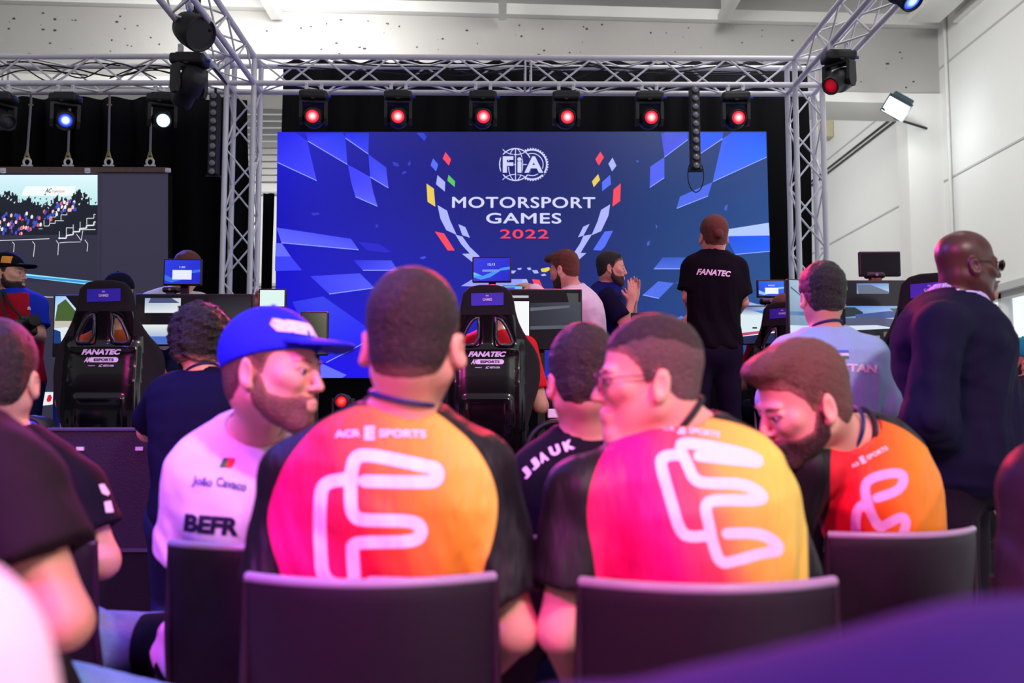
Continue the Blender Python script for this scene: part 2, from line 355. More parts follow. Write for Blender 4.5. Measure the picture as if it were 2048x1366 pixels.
for q, c in (([(685, 762), (710, 800), (675, 857), (650, 815)], RED), ([(768, 803), (795, 858), (765, 897), (740, 845)], WHT), ([(670, 915), (683, 955), (640, 1005), (628, 965)], YEL), ([(752, 920), (758, 985), (697, 1033), (697, 970)], BLU),
             ([(825, 978), (820, 1100), (767, 1138), (775, 1020)], RED), ([(752, 1122), (740, 1200), (690, 1305), (625, 1333), (665, 1240), (690, 1160)], WHT), ([(612, 1255), (570, 1335), (533, 1347), (568, 1275)], WHT)): poly(z3, q, c)
for q, c in (([(628, 234), (565, 335), (550, 362), (495, 375), (545, 300), (570, 245)], WHT), ([(550, 362), (590, 362), (500, 442), (490, 372)], WHT), ([(715, 215), (772, 210), (715, 320), (690, 345), (635, 342)], BLU)): poly(z7, q, c)
poly(z3, [(1098, 640), (1130, 630), (1282, 630), (1282, 680), (1122, 800)], [[(60, 60, 205), (70, 80, 215), (50, 76, 220), (60, 84, 235), (70, 80, 240)]], [3])
poly(z3, [(1025, 865), (1122, 800), (1122, 940), (1022, 1007)], (76, 96, 245), [2])
poly(z3, [(1363, 630), (1525, 630), (1518, 675), (1365, 778)], [[(20, 84, 250), (10, 80, 245), (30, 90, 250), (40, 90, 250)]], [2])
poly(z3, [(1518, 675), (1585, 630), (1815, 630), (1820, 800), (1452, 968)], [[(50, 96, 245), (20, 84, 250), (0, 84, 255), (30, 110, 255), (70, 110, 250)]], [3])
poly(z3, [(1228, 1070), (1450, 970), (1420, 1065), (1205, 1150)], (74, 104, 238), [2])
for q in ([(925, 820), (950, 825), (940, 840)], [(1535, 1130), (1555, 1125), (1548, 1165), (1530, 1162)], [(1060, 1258), (1075, 1270), (1068, 1290)], [(1005, 1380), (1025, 1368), (1020, 1398), (1002, 1405)]): poly(z3, q, (70, 96, 190))
poly(z7, [(1540, 202), (1835, 155), (1840, 242), (1540, 247)], (176, 200, 250)); poly(z7, [(1540, 247), (1840, 243), (1842, 350), (1605, 372)], [[(20, 80, 230), (0, 90, 250), (20, 100, 255), (40, 100, 230)]], [2])
poly(z7, [(1110, 392), (1310, 392), (1240, 470), (1050, 470)], [[(50, 84, 195), (60, 96, 200), (72, 110, 235), (80, 112, 235)]], [2]); poly(z7, [(1080, 555), (1188, 567), (1085, 672), (975, 648)], (76, 110, 235), [2])
poly(z7, [(1188, 567), (1300, 535), (1300, 585)], (50, 84, 190)); poly(z7, [(1170, 825), (1240, 790), (1320, 860), (1300, 895), (1180, 840)], (84, 124, 240))
poly(z7, [(1640, 680), (1760, 712), (1845, 722), (1645, 722)], (150, 180, 240)); poly(z7, [(1385, 1110), (1440, 1100), (1450, 1200), (1385, 1200)], (80, 110, 230))
b.build('screen_graphics', led, scr, fix=False)
# writing and the double-disc emblem
wt = emis('screen_white', (212, 214, 255), 1); rt = emis('screen_red', (250, 70, 88), 1); navy = emis('screen_navy', (18, 26, 108), 1)
def ltext(s, x0, x1, y0, y1, m, bold=.012, sp=1.08):
    c = at((x0 + x1) / 2, (y0 + y1) / 2, D - .012); return text(s, c, (1, 0, 0), (0, 0, 1), (x1 - x0) / pxm(D), (y1 - y0) / pxm(D), m, scr, bold=0, spacing=sp, org=O, fat=.0042 if m is wt else .003)
ltext('MOTORSPORT', 903, 1192, 394, 416, wt); ltext('GAMES', 972, 1123, 426, 447, wt); ltext('2022', 1000, 1097, 459, 477, rt)
eb = MB(O); k_ = 1 / pxm(D)
def ring(cx, cy, rx, ry, w, n=48, y=D - .012, a0=0, a1=2 * math.pi, bb=None, col=(212, 214, 255)):
    bb = bb or eb
    for i in range(n):
        a, c = a0 + (a1 - a0) * i / n, a0 + (a1 - a0) * (i + 1) / n
        bb.add([at(cx + (rx - w * s) * math.cos(t_), cy + (ry - w * s) * math.sin(t_), y) for s, t_ in ((0, a), (0, c), (1, c), (1, a))], [(0, 1, 2, 3)], col=col)
ring(1031, 329, 33, 33, 2.2); ring(1064, 329, 31, 31, 3, a0=-2.0, a1=2.0); ring(1064, 329, 23, 23, 1.6, a0=-1.9, a1=1.9)
for i in range(25):
    a = -2.0 + 4 * i / 24; r = Vector((math.cos(a), math.sin(a), 0)); q = Vector((-r.y, r.x, 0)); c = Vector((1064, 329, 0))
    eb.add([at(*(c + r * e + q * f)[:2], D - .012) for e, f in ((30, -1.3), (33, -1.3), (33, 1.3), (30, 1.3))], [(0, 1, 2, 3)], col=(212, 214, 255))
ring(1031, 329, 15, 33, 1.6); ring(1031, 329, 33, 1, 1.4)
eb.add([at(*q, D - .012) for q in ((1030.2, 296), (1031.8, 296), (1031.8, 362), (1030.2, 362))], [(0, 1, 2, 3)], col=(212, 214, 255))
ring(1031, 288, 30, 22, 1.5, a0=.5, a1=2.64); ring(1031, 370, 30, 22, 1.5, a0=3.64, a1=5.78)
eb.build('emblem', led, scr, fix=False)
text('FiA', at(1046, 329, D - .018), (1, 0, 0), (0, 0, 1), 90 * k_, 42 * k_, navy, scr, bold=.07, spacing=1.25, org=O)
text('FiA', at(1046, 329, D - .022), (1, 0, 0), (0, 0, 1), 82 * k_, 34 * k_, wt, scr, bold=.035, spacing=1.3, org=O)

# ------------------------------------------------------------------ dark hanging screen
D2 = 8.9
t = empty('hanging_screen', at(167, 850, D2), 'dark grey hanging screen, one corner showing a race broadcast', 'screen'); O2 = t.location.copy()
c4 = [at(*q, D2) for q in ((-160, 347), (336, 346), (336, 850), (-160, 850))]
MB(O2).prism([c + Vector((0, .02, 0)) for c in c4], (0, .1, 0)).build('housing', blackm, t)
b = MB(O2); b.add(c4, [(0, 1, 2, 3)], col=(50, 46, 68)); ps = b.build('screen_picture', led, t, fix=False)
b = MB(O2); ly = [0]
def p2(pts, col, d=D2):
    ly[0] += 1; b.add([at(*q, D2 - .004 - ly[0] * .00005) for q in pts], [tuple(range(len(pts)))], col=col)
zl = Z((0, 330), .2122)
p2([(-160, 350), (195, 350), (195, 410), (-160, 410)], [[(214, 240, 255), (226, 250, 255), (190, 235, 235), (180, 225, 235)]])
p2([zl(q) for q in ((240, 200), (715, 200), (690, 290), (200, 290))], (244, 252, 255))
dk = (14, 20, 34)
xs_ = list(range(-160, 196, 3)); 
for i, x in enumerate(xs_[:-1]):                # tree line against the bright sky
    h = 400 - 10 * math.sin(x * .045 + 1) - 5 * math.sin(x * .13) + random.uniform(-7, 5)
    if x > 176: h += 8
    p2([(x, 470), (x, h), (x + 3.4, h + random.uniform(-4, 4)), (x + 3.4, 470)], dk)
for k in range(90):
    x = random.uniform(-100, 190); y = 398 + random.uniform(-12, 14); p2([(x, y), (x + random.uniform(2, 6), y - 2), (x + 2, y + 3)], random.choice((dk, (210, 235, 240))))
for k in range(190):                            # crowd
    x = random.uniform(-120, 150); base = 452 - max(0, (x - 40)) * .42; y = base + random.uniform(-14, 12) if x > 60 else random.uniform(425, 468)
    p2([(x, y), (x + 3, y - 3), (x + 5, y), (x + 4, y + 5), (x, y + 5)], random.choice(((240, 240, 250), (235, 90, 110), (60, 80, 200), (70, 80, 190), (250, 200, 205), (25, 30, 60))))
def ln(pts, col=(225, 232, 240), w=1.2):
    pts = [zl(q) for q in pts]
    for a, c in zip(pts, pts[1:]):
        dx, dy = c[0] - a[0], c[1] - a[1]; L = math.hypot(dx, dy) + 1e-6; nx_, ny_ = -dy / L * w / 2, dx / L * w / 2
        p2([(a[0] - nx_, a[1] - ny_), (c[0] - nx_, c[1] - ny_), (c[0] + nx_, c[1] + ny_), (a[0] + nx_, a[1] + ny_)], col)
p2([(-160, 470), (196, 470), (196, 560), (-160, 560)], (44, 42, 62)); p2([(196, 350), (199, 350), (199, 560), (196, 560)], (50, 46, 68))
ln([(550, 690), (625, 690), (625, 665), (690, 655), (690, 630), (750, 628), (750, 600), (815, 595), (815, 570), (885, 568), (885, 540), (900, 535)], w=2.6)
for a in ([(560, 700), (560, 625)], [(625, 660), (625, 592), (690, 592), (690, 560)], [(690, 635), (690, 560)], [(755, 600), (755, 535)], [(818, 560), (818, 502), (885, 502), (885, 465), (900, 465)], [(560, 735), (620, 728), (760, 725)], [(720, 650), (765, 712), (780, 620)],
          [(530, 712), (552, 740), (545, 850)], [(115, 725), (135, 745), (128, 820)], [(305, 720), (328, 748), (315, 865)], [(800, 705), (828, 745), (820, 815)], [(-200, 716), (0, 712), (465, 695)], [(365, 602), (400, 600)], [(415, 570), (415, 520)], [(415, 575), (460, 575), (470, 550), (520, 550), (520, 525), (600, 525)], [(470, 545), (470, 490), (525, 490), (525, 460)], [(575, 520), (575, 470), (630, 470), (630, 450)], [(750, 610), (900, 608)], [(365, 1235), (450, 1245), (500, 1245)]): ln(a)
p2([zl(q) for q in ((240, 1025), (900, 1098), (830, 1128), (235, 1058))], (150, 235, 250)); p2([zl(q) for q in ((240, 1040), (880, 1100), (800, 1115), (240, 1058))], (50, 150, 225))
p2([(50, 803), (83, 803), (90, 784), (120, 784), (114, 795), (136, 793), (136, 805), (88, 811), (50, 811)], (232, 236, 244)); p2([(93, 800), (96, 791), (101, 789), (104, 795), (101, 803), (95, 804)], (220, 20, 40))
b.build('screen_graphics', led, ps, fix=False)
text('41', at(69, 795, D2 - .03), (1, 0, 0), (0, 0, 1), 11 / pxm(D2), 9 / pxm(D2), emis('screen_white', (212, 214, 255)), ps, org=O2)
text('AC', at(97, 381, D2 - .03), (1, 0, 0), (0, 0, 1), 14 / pxm(D2), 9 / pxm(D2), emis('screen_ink', (20, 20, 26)), ps, shear=.5, org=O2)
text('COMPETIZIONE', at(117, 383, D2 - .03), (1, 0, 0), (0, 0, 1), 24 / pxm(D2), 3.5 / pxm(D2), rt, ps, org=O2)
tr = empty('hanging_bar', at(170, 341, D2), 'weathered metal bar carrying the dark screen on shackles', 'bar'); q = tr.location.copy()
wood = mat('worn_metal_bar', (120, 98, 92), .5, metal=.5, var=.3, scale=25)
MB(q).box(at(88, 341, D2), (500 / pxm(D2), .07, 11 / pxm(D2)), bev=.005).build('bar', wood, tr)
for x in (6, 175, 336): MB(q).box(at(x, 341, D2 - .04), (.05, .03, .045), bev=.01).build('coupler', alum, tr)
slingm = mat('grey_rope', (150, 148, 165), .7); yel = mat('yellow_thimble', (190, 170, 60), .5)
for i, (xt, xb) in enumerate(((62, 54), (140, 136), (219, 217), (303, 300))):
    a = at(xt, 205, D2); bb_ = at(xb, 312, D2); e = at(xb, 334, D2)
    r = empty('shackle_sling', a, ('steel sling and shackle %s' % ('nearest the frame edge, behind the dark lamp', 'below the blue glowing lamp', 'between the blue and the white glowing lamps', 'below the white glowing lamp')[i]), 'sling', 'slings holding the dark screen')
    MB(a).tube([at(xt, 185, D2), a, bb_], .011, 8).build('rope', slingm, r)
    for g0, g1 in ((a, a - Vector((0, 0, .05))), (bb_, bb_ + Vector((0, 0, .05)))): MB(a).tube([g0 + Vector((-.02, 0, -.02)), g1 + Vector((0, 0, .02)), g0 + Vector((.02, 0, -.02))], .009, 6).build('thimble', yel, r)
    MB(a).tube([e + Vector((.032 * math.cos(k), 0, .045 + .034 * math.sin(k))) for k in np.linspace(-.9, math.pi + .9, 12)], .011, 8).tube([e + Vector((-.05, 0, .012)), e + Vector((.05, 0, .012))], .009, 6).build('shackle', alum, r)

# ------------------------------------------------------------------ trusses
def truss(p0, p1, side, w=.24, step=.3, label='', zig=0):
    """box truss from p0 to p1; side is a unit vector across, the other across is axis x side"""
    p0, p1, side = Vector(p0), Vector(p1), Vector(side); ax = (p1 - p0); L = ax.length; ax.normalize(); up = side.cross(ax).normalized()
    o = p0.copy(); r = empty('box_truss', o, label, 'truss')
    cn = [side * (a * w / 2) + up * (c * w / 2) for a, c in ((-1, -1), (1, -1), (1, 1), (-1, 1))]
    for c in cn: MB(o).tube([p0 + c, p1 + c], .0245, 12).build('chord', alum, r)
    n = max(2, round(L / step)); 
    for k in range(4):
        b = MB(o); a_, b_ = cn[k], cn[(k + 1) % 4]
        for i in range(n):
            q0, q1 = p0 + ax * (L * i / n), p0 + ax * (L * (i + 1) / n)
            if (i + k) % 2: b.tube([q0 + a_, q1 + b_], .009, 6)
            else: b.tube([q0 + b_, q1 + a_], .009, 6)
        for s_ in (0.015, L - .015, L * .5, L * .5 + .05):
            q0 = p0 + ax * s_; b.tube([q0 + a_, q0 + b_], .009, 6)
        b.build('lattice', alum, r)
    return r
DT = 8.7; zc = at(0, 149, DT).z; xl = at(485, 300, DT).x; xr = at(1612, 300, DT).x
zt = at(500, 149, DT).z
truss((xl, DT, 0), (xl, DT, zt - .12), (1, 0, 0), label='silver upright truss leg between the dark screen and the blue screen')
truss((xr, DT, 0), (xr, DT, zt - .12), (1, 0, 0), label='silver upright truss leg beside the pale hall wall')
truss((xl + .12, DT, zt), (xr - .12, DT, zt), (0, 0, 1), label='silver truss spanning above the big blue screen')
truss((-6.6, DT, zt - .02), (xl - .12, DT, zt), (0, 0, 1), label='silver truss carrying lamps above the dark screen')
truss((xl, -1.5, zt), (xl, DT - .12, zt), (1, 0, 0), label='silver truss running overhead towards the audience beside the dark screen')
truss((xr, -1.5, zt), (xr, DT - .12, zt), (1, 0, 0), label='silver truss running overhead towards the audience beside the hall wall')
for x, l_ in ((xl, 'cube corner joining trusses above the leg beside the dark screen'), (xr, 'cube corner joining trusses above the leg beside the hall wall')):
    o = Vector((x, DT, zt)); r = empty('corner_block', o, l_, 'truss corner'); b = MB(o)
    cs = [Vector((x + a * .12, DT + e * .12, zt + f * .12)) for a in (-1, 1) for e in (-1, 1) for f in (-1, 1)]
    for i in range(8):
        for j in range(i + 1, 8):
            if abs((cs[i] - cs[j]).length - .24) < .01: b.tube([cs[i], cs[j]], .024, 10)
    b.build('frame', alum, r)
cabm = mat('black_cable', (10, 10, 12), .5)
def cable(pts, label, r=.006, name='cable', m=cabm, n=40):
    P = [Vector(p) for p in pts]; out = []                       # Catmull-Rom through the points
    Q = [P[0]] + P + [P[-1]]
    for i in range(1, len(Q) - 2):
        for s_ in range(8):
            t_ = s_ / 8; a, b_, c, d = Q[i - 1], Q[i], Q[i + 1], Q[i + 2]
            out.append(.5 * ((2 * b_) + (c - a) * t_ + (2 * a - 5 * b_ + 4 * c - d) * t_ ** 2 + (3 * b_ - a - 3 * c + d) * t_ ** 3))
    out.append(P[-1]); o = MB(P[0]).tube(out, r, 6).build(name, m); o.location = P[0]; return tag(o, label, 'cable')
for k in range(9):
    x0 = -2.0 + k * .55; y = DT + random.uniform(-.08, .1)
    pts = [(x0 + i * .42 + random.uniform(-.08, .08), y + random.uniform(-.05, .05), zt + .07 + random.uniform(-.06, .04)) for i in range(6) if x0 + i * .42 < xr - .15]
    tag(cable(pts, '', .006), 'black cable lying loosely in the truss above the blue screen', 'cable', 'cables in the truss above the blue screen')
for k in range(7):
    x0 = -5.0 + k * .3
    pts = [(x0 + i * .33, DT + random.uniform(-.07, .07), zt + .03 + random.uniform(-.1, .07)) for i in range(5) if x0 + i * .33 < xl - .2]
    tag(cable(pts, '', .006), 'black cable looped in the truss above the dark screen', 'cable', 'cables in the truss above the dark screen')
cable([at(316, 0, 7.0), at(345, 35, 7.3), at(365, 60, 7.6), at(400, 105, 7.9), at(440, 150, 8.3), at(455, 172, 8.6)], 'black cable following the overhead truss beside the dark screen', .008)
# ------------------------------------------------------------------ distance-field modelling (bodies, clothes, seat shells)
FAR = .07
def V3(p): return np.array(p, dtype=float)
class Pr:
    def __init__(s, f, lo, hi, k, op): s.f = f; s.lo = lo; s.hi = hi; s.k = k; s.op = op
def cone(a, b, ra, rb, k=.02, op='u', cut=0):
    a, b = V3(a), V3(b); ab = b - a; ll = max(ab @ ab, 1e-9); n = ab / math.sqrt(ll); r = max(ra, rb)
    def f(X, Y, Z):
        dx, dy, dz = X - a[0], Y - a[1], Z - a[2]
        t = np.clip((dx * ab[0] + dy * ab[1] + dz * ab[2]) / ll, 0, 1)
        d = np.sqrt((dx - t * ab[0]) ** 2 + (dy - t * ab[1]) ** 2 + (dz - t * ab[2]) ** 2) - (ra + (rb - ra) * t)
        if cut: d = np.maximum(d, (X - b[0]) * n[0] + (Y - b[1]) * n[1] + (Z - b[2]) * n[2])
        if cut == 2: d = np.maximum(d, -(dx * n[0] + dy * n[1] + dz * n[2]))
        return d
    return Pr(f, np.minimum(a, b) - r, np.maximum(a, b) + r, k, op)
def ell(c, r, R=None, k=.015, op='u'):
    c, r = V3(c), V3(r); R = np.eye(3) if R is None else np.array(R); m = r.max()
    def f(X, Y, Z):
        dx, dy, dz = X - c[0], Y - c[1], Z - c[2]
        l = [dx * R[0, i] + dy * R[1, i] + dz * R[2, i] for i in range(3)]
        k0 = np.sqrt((l[0] / r[0]) ** 2 + (l[1] / r[1]) ** 2 + (l[2] / r[2]) ** 2) + 1e-9
        k1 = np.sqrt((l[0] / r[0] ** 2) ** 2 + (l[1] / r[1] ** 2) ** 2 + (l[2] / r[2] ** 2) ** 2) + 1e-9
        return k0 * (k0 - 1) / k1
    return Pr(f, c - m, c + m, k, op)
def loft(P, Nn, lat, prof, add=0., slouch=0., k=.03, bw=1., bd=1., p=2.3, belly=0., lean=0.):
    """torso: prof rows (t, half width, half depth) along P->Nn; lat points to the person's right"""
    P, Nn = V3(P), V3(Nn); ax = Nn - P; L = math.sqrt(ax @ ax); ax /= L; u = V3(lat); u = u - ax * (u @ ax); u /= math.sqrt(u @ u); v = np.cross(ax, u)
    pr = np.array(prof); t0, t1 = pr[0, 0], pr[-1, 0]
    def f(X, Y, Z):
        dx, dy, dz = X - P[0], Y - P[1], Z - P[2]
        t = (dx * ax[0] + dy * ax[1] + dz * ax[2]) / L
        tc = np.clip(t, t0, t1)
        w = np.interp(tc, pr[:, 0], pr[:, 1]) * bw + add; d = np.interp(tc, pr[:, 0], pr[:, 2]) * bd + add
        x = dx * u[0] + dy * u[1] + dz * u[2] - lean * 4 * tc * (1 - tc)
        y = dx * v[0] + dy * v[1] + dz * v[2] + slouch * 4 * np.clip(tc * (1 - tc), 0, 1) - belly * np.exp(-((tc - .2) / .25) ** 2)
        q = (np.abs(x / w) ** p + np.abs(y / d) ** p) ** (1 / p)
        s = (q - 1) * np.minimum(w, d) * .9
        e = np.abs(t - tc) * L
        return np.where(e > 0, np.sqrt(np.maximum(s, 0) ** 2 + e ** 2), s)
    m = max(.3, .2 * bw + add + .06)
    return Pr(f, np.minimum(P, Nn) - m, np.maximum(P, Nn) + m, k, 'u')
def grid(prims, h, fine=None, hf=None, pad=.02):
    us = [p for p in prims if p.op == 'u']; lo = np.min([p.lo for p in us], 0) - pad; hi = np.max([p.hi for p in us], 0) + pad; ax = []
    for i in range(3):
        if not fine: ax.append(np.arange(lo[i], hi[i] + h, h)); continue
        x = lo[i]; out = [x]
        while x < hi[i]:
            x += hf if any(a[i] - hf <= x < b[i] for a, b in fine) else h
            out.append(x)
        ax.append(np.array(out))
    return ax
def field(prims, ax):
    F = np.full([len(a) for a in ax], FAR, dtype=np.float32)
    for p in prims:
        m = FAR + p.k; sl = tuple(slice(max(0, np.searchsorted(a, p.lo[i] - m) - 1), np.searchsorted(a, p.hi[i] + m) + 1) for i, a in enumerate(ax))
        X, Y, Z_ = ax[0][sl[0]][:, None, None], ax[1][sl[1]][None, :, None], ax[2][sl[2]][None, None, :]
        if X.size == 0 or Y.size == 0 or Z_.size == 0: continue
        d = p.f(X, Y, Z_); A = F[sl]
        if p.op == 'u': h = np.maximum(p.k - np.abs(A - d), 0) / p.k; F[sl] = np.minimum(A, d) - h * h * p.k * .25
        else: h = np.maximum(p.k - np.abs(A + d), 0) / p.k; F[sl] = np.maximum(A, -d) + h * h * p.k * .25
    return F
CORN = np.array([(i, j, k) for i in (0, 1) for j in (0, 1) for k in (0, 1)])
EDG = [(a, b) for a in range(8) for b in range(a + 1, 8) if np.abs(CORN[a] - CORN[b]).sum() == 1]
def nets(F, ax):
    for i in range(3):                                            # closed at the borders
        s0 = [slice(None)] * 3; s0[i] = 0; F[tuple(s0)] = np.maximum(F[tuple(s0)], .001); s0[i] = -1; F[tuple(s0)] = np.maximum(F[tuple(s0)], .001)
    Sg = F < 0; nx, ny, nz = F.shape; cnt = np.zeros((nx - 1, ny - 1, nz - 1), np.int8)
    for c in CORN: cnt += Sg[c[0]:nx - 1 + c[0], c[1]:ny - 1 + c[1], c[2]:nz - 1 + c[2]]
    act = np.argwhere((cnt > 0) & (cnt < 8)); idx = np.full(cnt.shape, -1, np.int32); idx[act[:, 0], act[:, 1], act[:, 2]] = np.arange(len(act))
    fv = [F[act[:, 0] + c[0], act[:, 1] + c[1], act[:, 2] + c[2]] for c in CORN]
    pv = [np.stack([ax[i][act[:, i] + c[i]] for i in range(3)], 1) for c in CORN]
    pos = np.zeros((len(act), 3)); n = np.zeros(len(act))
    for a, b in EDG:
        cr = (fv[a] < 0) != (fv[b] < 0); t = np.where(cr, fv[a] / np.where(cr, fv[a] - fv[b], 1), 0)[:, None]
        pos += np.where(cr[:, None], pv[a] + (pv[b] - pv[a]) * t, 0); n += cr
    pos /= n[:, None]; Q = []
    for axn in range(3):
        a1, a2 = (axn + 1) % 3, (axn + 2) % 3
        A = np.moveaxis(Sg, (axn, a1, a2), (0, 1, 2)); I = np.moveaxis(idx, (axn, a1, a2), (0, 1, 2))
        d = A[:-1] != A[1:]; d[:, 0, :] = False; d[:, :, 0] = False; d[:, -1, :] = False; d[:, :, -1] = False
        e = np.argwhere(d); i, j, k = e.T
        q = np.stack([I[i, j - 1, k - 1], I[i, j, k - 1], I[i, j, k], I[i, j - 1, k]], 1); ins = A[i, j, k]
        q[~ins] = q[~ins][:, ::-1]; Q.append(q)
    Q = np.concatenate(Q); Q = Q[(Q >= 0).all(1)]
    # one light smoothing pass
    for _ in range(2):
        s = np.zeros_like(pos); c = np.zeros(len(pos))
        for a in range(4):
            b = (a + 1) % 4; np.add.at(s, Q[:, a], pos[Q[:, b]]); np.add.at(s, Q[:, b], pos[Q[:, a]]); np.add.at(c, Q[:, a], 1); np.add.at(c, Q[:, b], 1)
        pos = pos * .5 + .5 * s / np.maximum(c, 1)[:, None]
    return pos, Q
def solid(name, prims, material, parent, org, h=.008, fine=None, hf=None, post=None, attrs=None, faces_mat=None):
    ax = grid(prims, h, fine, hf); F = field(prims, ax)
    if post is not None: F = post(F, ax[0][:, None, None], ax[1][None, :, None], ax[2][None, None, :]).astype(np.float32)
    pos, Q = nets(F, ax); me = bpy.data.meshes.new(name)
    if len(Q) == 0: print('EMPTY', name); return link(name, me, material, parent), None
    me.vertices.add(len(pos)); me.vertices.foreach_set('co', (pos - V3(org)).astype(np.float32).ravel())
    me.loops.add(len(Q) * 4); me.loops.foreach_set('vertex_index', Q.astype(np.int32).ravel())
    me.polygons.add(len(Q)); me.polygons.foreach_set('loop_start', np.arange(0, len(Q) * 4, 4, dtype=np.int32)); me.polygons.foreach_set('use_smooth', np.ones(len(Q), bool))
    me.update(calc_edges=True); me.validate()
    for an, fn in (attrs or {}).items():
        a = me.attributes.new(an, 'FLOAT', 'POINT'); a.data.foreach_set('value', fn(pos[:, 0], pos[:, 1], pos[:, 2]).astype(np.float32))
    o = link(name, me, material, parent)
    return o, (pos, Q)
def bvh(pq): return BVHTree.FromPolygons([tuple(p) for p in pq[0]], [tuple(q) for q in pq[1]])
def noise(X, Y, Z, f, seed=0):
    r = np.random.default_rng(seed); out = 0
    for i in range(7):
        d = r.normal(size=3); d *= f * (1 + .35 * i) / np.linalg.norm(d); out = out + np.sin(X * d[0] + Y * d[1] + Z * d[2] + r.uniform(0, 6.28)) / (1 + .5 * i)
    return out / 2.6
def poly_sd(X, Z, P):
    P = V3(P); d = np.full(np.broadcast(X, Z).shape, 1e9); s = np.ones_like(d)
    for i in range(len(P)):
        a, b = P[i], P[i - 1]; ex, ez = b[0] - a[0], b[1] - a[1]; wx, wz = X - a[0], Z - a[1]
        t = np.clip((wx * ex + wz * ez) / (ex * ex + ez * ez), 0, 1); d = np.minimum(d, (wx - ex * t) ** 2 + (wz - ez * t) ** 2)
        c1 = Z >= a[1]; c2 = Z < b[1]; c3 = ex * wz > ez * wx; f = (c1 & c2 & c3) | (~c1 & ~c2 & ~c3); s = np.where(f, -s, s)
    return s * np.sqrt(d)
def line_sd(X, Z, P):
    d = np.full(np.broadcast(X, Z).shape, 1e9)
    for a, b in zip(P, P[1:]):
        ex, ez = b[0] - a[0], b[1] - a[1]; wx, wz = X - a[0], Z - a[1]; t = np.clip((wx * ex + wz * ez) / (ex * ex + ez * ez + 1e-12), 0, 1)
        d = np.minimum(d, np.sqrt((wx - ex * t) ** 2 + (wz - ez * t) ** 2))
    return d
def smooth_line(P, n=8, it=2):
    """rounds the corners of a polyline"""
    P = [tuple(p) for p in P]
    for _ in range(it):
        out = [P[0]]
        for a, b in zip(P, P[1:]): out += [(a[0] * .75 + b[0] * .25, a[1] * .75 + b[1] * .25), (a[0] * .25 + b[0] * .75, a[1] * .25 + b[1] * .75)]
        P = out + [P[-1]]
    return P

# ------------------------------------------------------------------ stage lamps
def lensmesh(name, parent, c, R, r, core, rim, strength=1.0):
    b = MB(); n = 24; rr = [0, .35, .7, 1]; cols = [core, tuple((a * .7 + e * .3) for a, e in zip(core, rim)), tuple((a * .1 + e * .9) for a, e in zip(core, rim)), tuple(x * .6 for x in rim)]
    def pt(k, i): a = 2 * math.pi * i / n; return Vector(c) + R @ Vector((r * rr[k] * math.cos(a), r * rr[k] * math.sin(a), .012 * (1 - rr[k] ** 2)))
    for k in range(3):
        for i in range(n):
            q = [(k, i), (k + 1, i), (k + 1, i + 1), (k, i + 1)]
            if k == 0: q = [(0, 0), (1, i), (1, i + 1)]
            b.add([pt(*x) for x in q], [tuple(range(len(q)))], True, col=[[cols[x[0]] for x in q]])
    return b.build(name, colmat('lens_glow_%d' % int(strength * 10), strength), parent)
plugm = mat('blue_plug', (40, 70, 200), .4); lampm = mat('lamp_plastic', (34, 33, 38), .5, bump=.05)
def moving_head(label, group, tilt, pan, core, rim, strength=2.0, s=1.):
    """hangs from its local origin (the truss tube); lens looks to -y tilted down"""
    t = empty('moving_head_lamp', (0, 0, 0), label, 'stage light', group)
    for x in (-.065, .065):
        b = MB(); b.box((x, 0, -.012), (.03, .05, .075), bev=.006).tube([(x, -.04, .01), (x, .04, .01)], .008, 6); b.build('clamp', alum, t)
    b = MB(); b.box((0, 0, -.095), (.245, .17, .075), bev=.02).box((0, 0, -.055), (.17, .1, .02)).box((0, -.08, -.135), (.03, .02, .012)); b.build('base', lampm, t)
    MB().tube([(.12, -.02, -.1), (.15, -.02, -.1)], .013, 8).build('plug', plugm, t)
    Rp = Matrix.Rotation(pan, 3, 'Z'); b = MB()
    b.box(Rp @ Vector((0, 0, -.15)), (.22, .085, .03), Rp, bev=.01)
    for x in (-.108, .108): b.prism([Rp @ Vector((x - .014, y, z)) for y, z in ((-.045, -.145), (.045, -.145), (.05, -.3), (.03, -.345), (-.03, -.345), (-.05, -.3))], Rp @ Vector((.028, 0, 0)))
    b.build('yoke', lampm, t)
    R = Rp @ Matrix.Rotation(math.pi / 2 + tilt, 3, 'X')          # local z becomes the beam axis
    c = Vector((0, 0, -.285)); b = MB()
    b.lathe([(.04, -.15), (.075, -.14), (.09, -.08), (.092, .0), (.084, .03), (.074, .04), (.072, .13), (.068, .145), (.058, .145), (.056, .128)], c, R, 28)
    hd = b.build('lamp_head', lampm, t)
    lensmesh('lens', hd, c + R @ Vector((0, 0, .128)), R, .058, core, rim, strength)
    return t
def place(o, loc, label=None, rz=0): o.location = loc; o.rotation_euler.z = rz; o['label'] = label or o['label']; return o
redc, redr = (255, 190, 180), (255, 14, 40)
ztube = zt - .145
names = ['red glowing stage lamp nearest the dark screen', 'red glowing stage lamp, second along from the dark screen', 'red glowing stage lamp above the round emblem, on its dark screen side', 'red glowing stage lamp above the round emblem, on its pale wall side', 'red glowing stage lamp beside the hanging pixel bar', 'dim red stage lamp nearest the pale hall wall']
p0 = moving_head(names[0], 'red stage lamps above the blue screen', .2, .04, redc, redr, 2.5)
for i, (px, sx) in enumerate(((628, 0), (797, 0), (966, 0), (1132, 0), (1298, 0), (1470, 0))):
    o = p0 if i == 0 else copy_tree(p0)
    place(o, (at(px, 172, DT - .12).x, DT - .12, ztube), names[i], .05 * (i - 2.5) * -.6)
pb = moving_head('blue glowing stage lamp above the dark screen', None, .28, .45, (210, 230, 255), (20, 40, 255), 3.0); place(pb, (at(132, 190, DT - .12).x, DT - .12, ztube - .03))
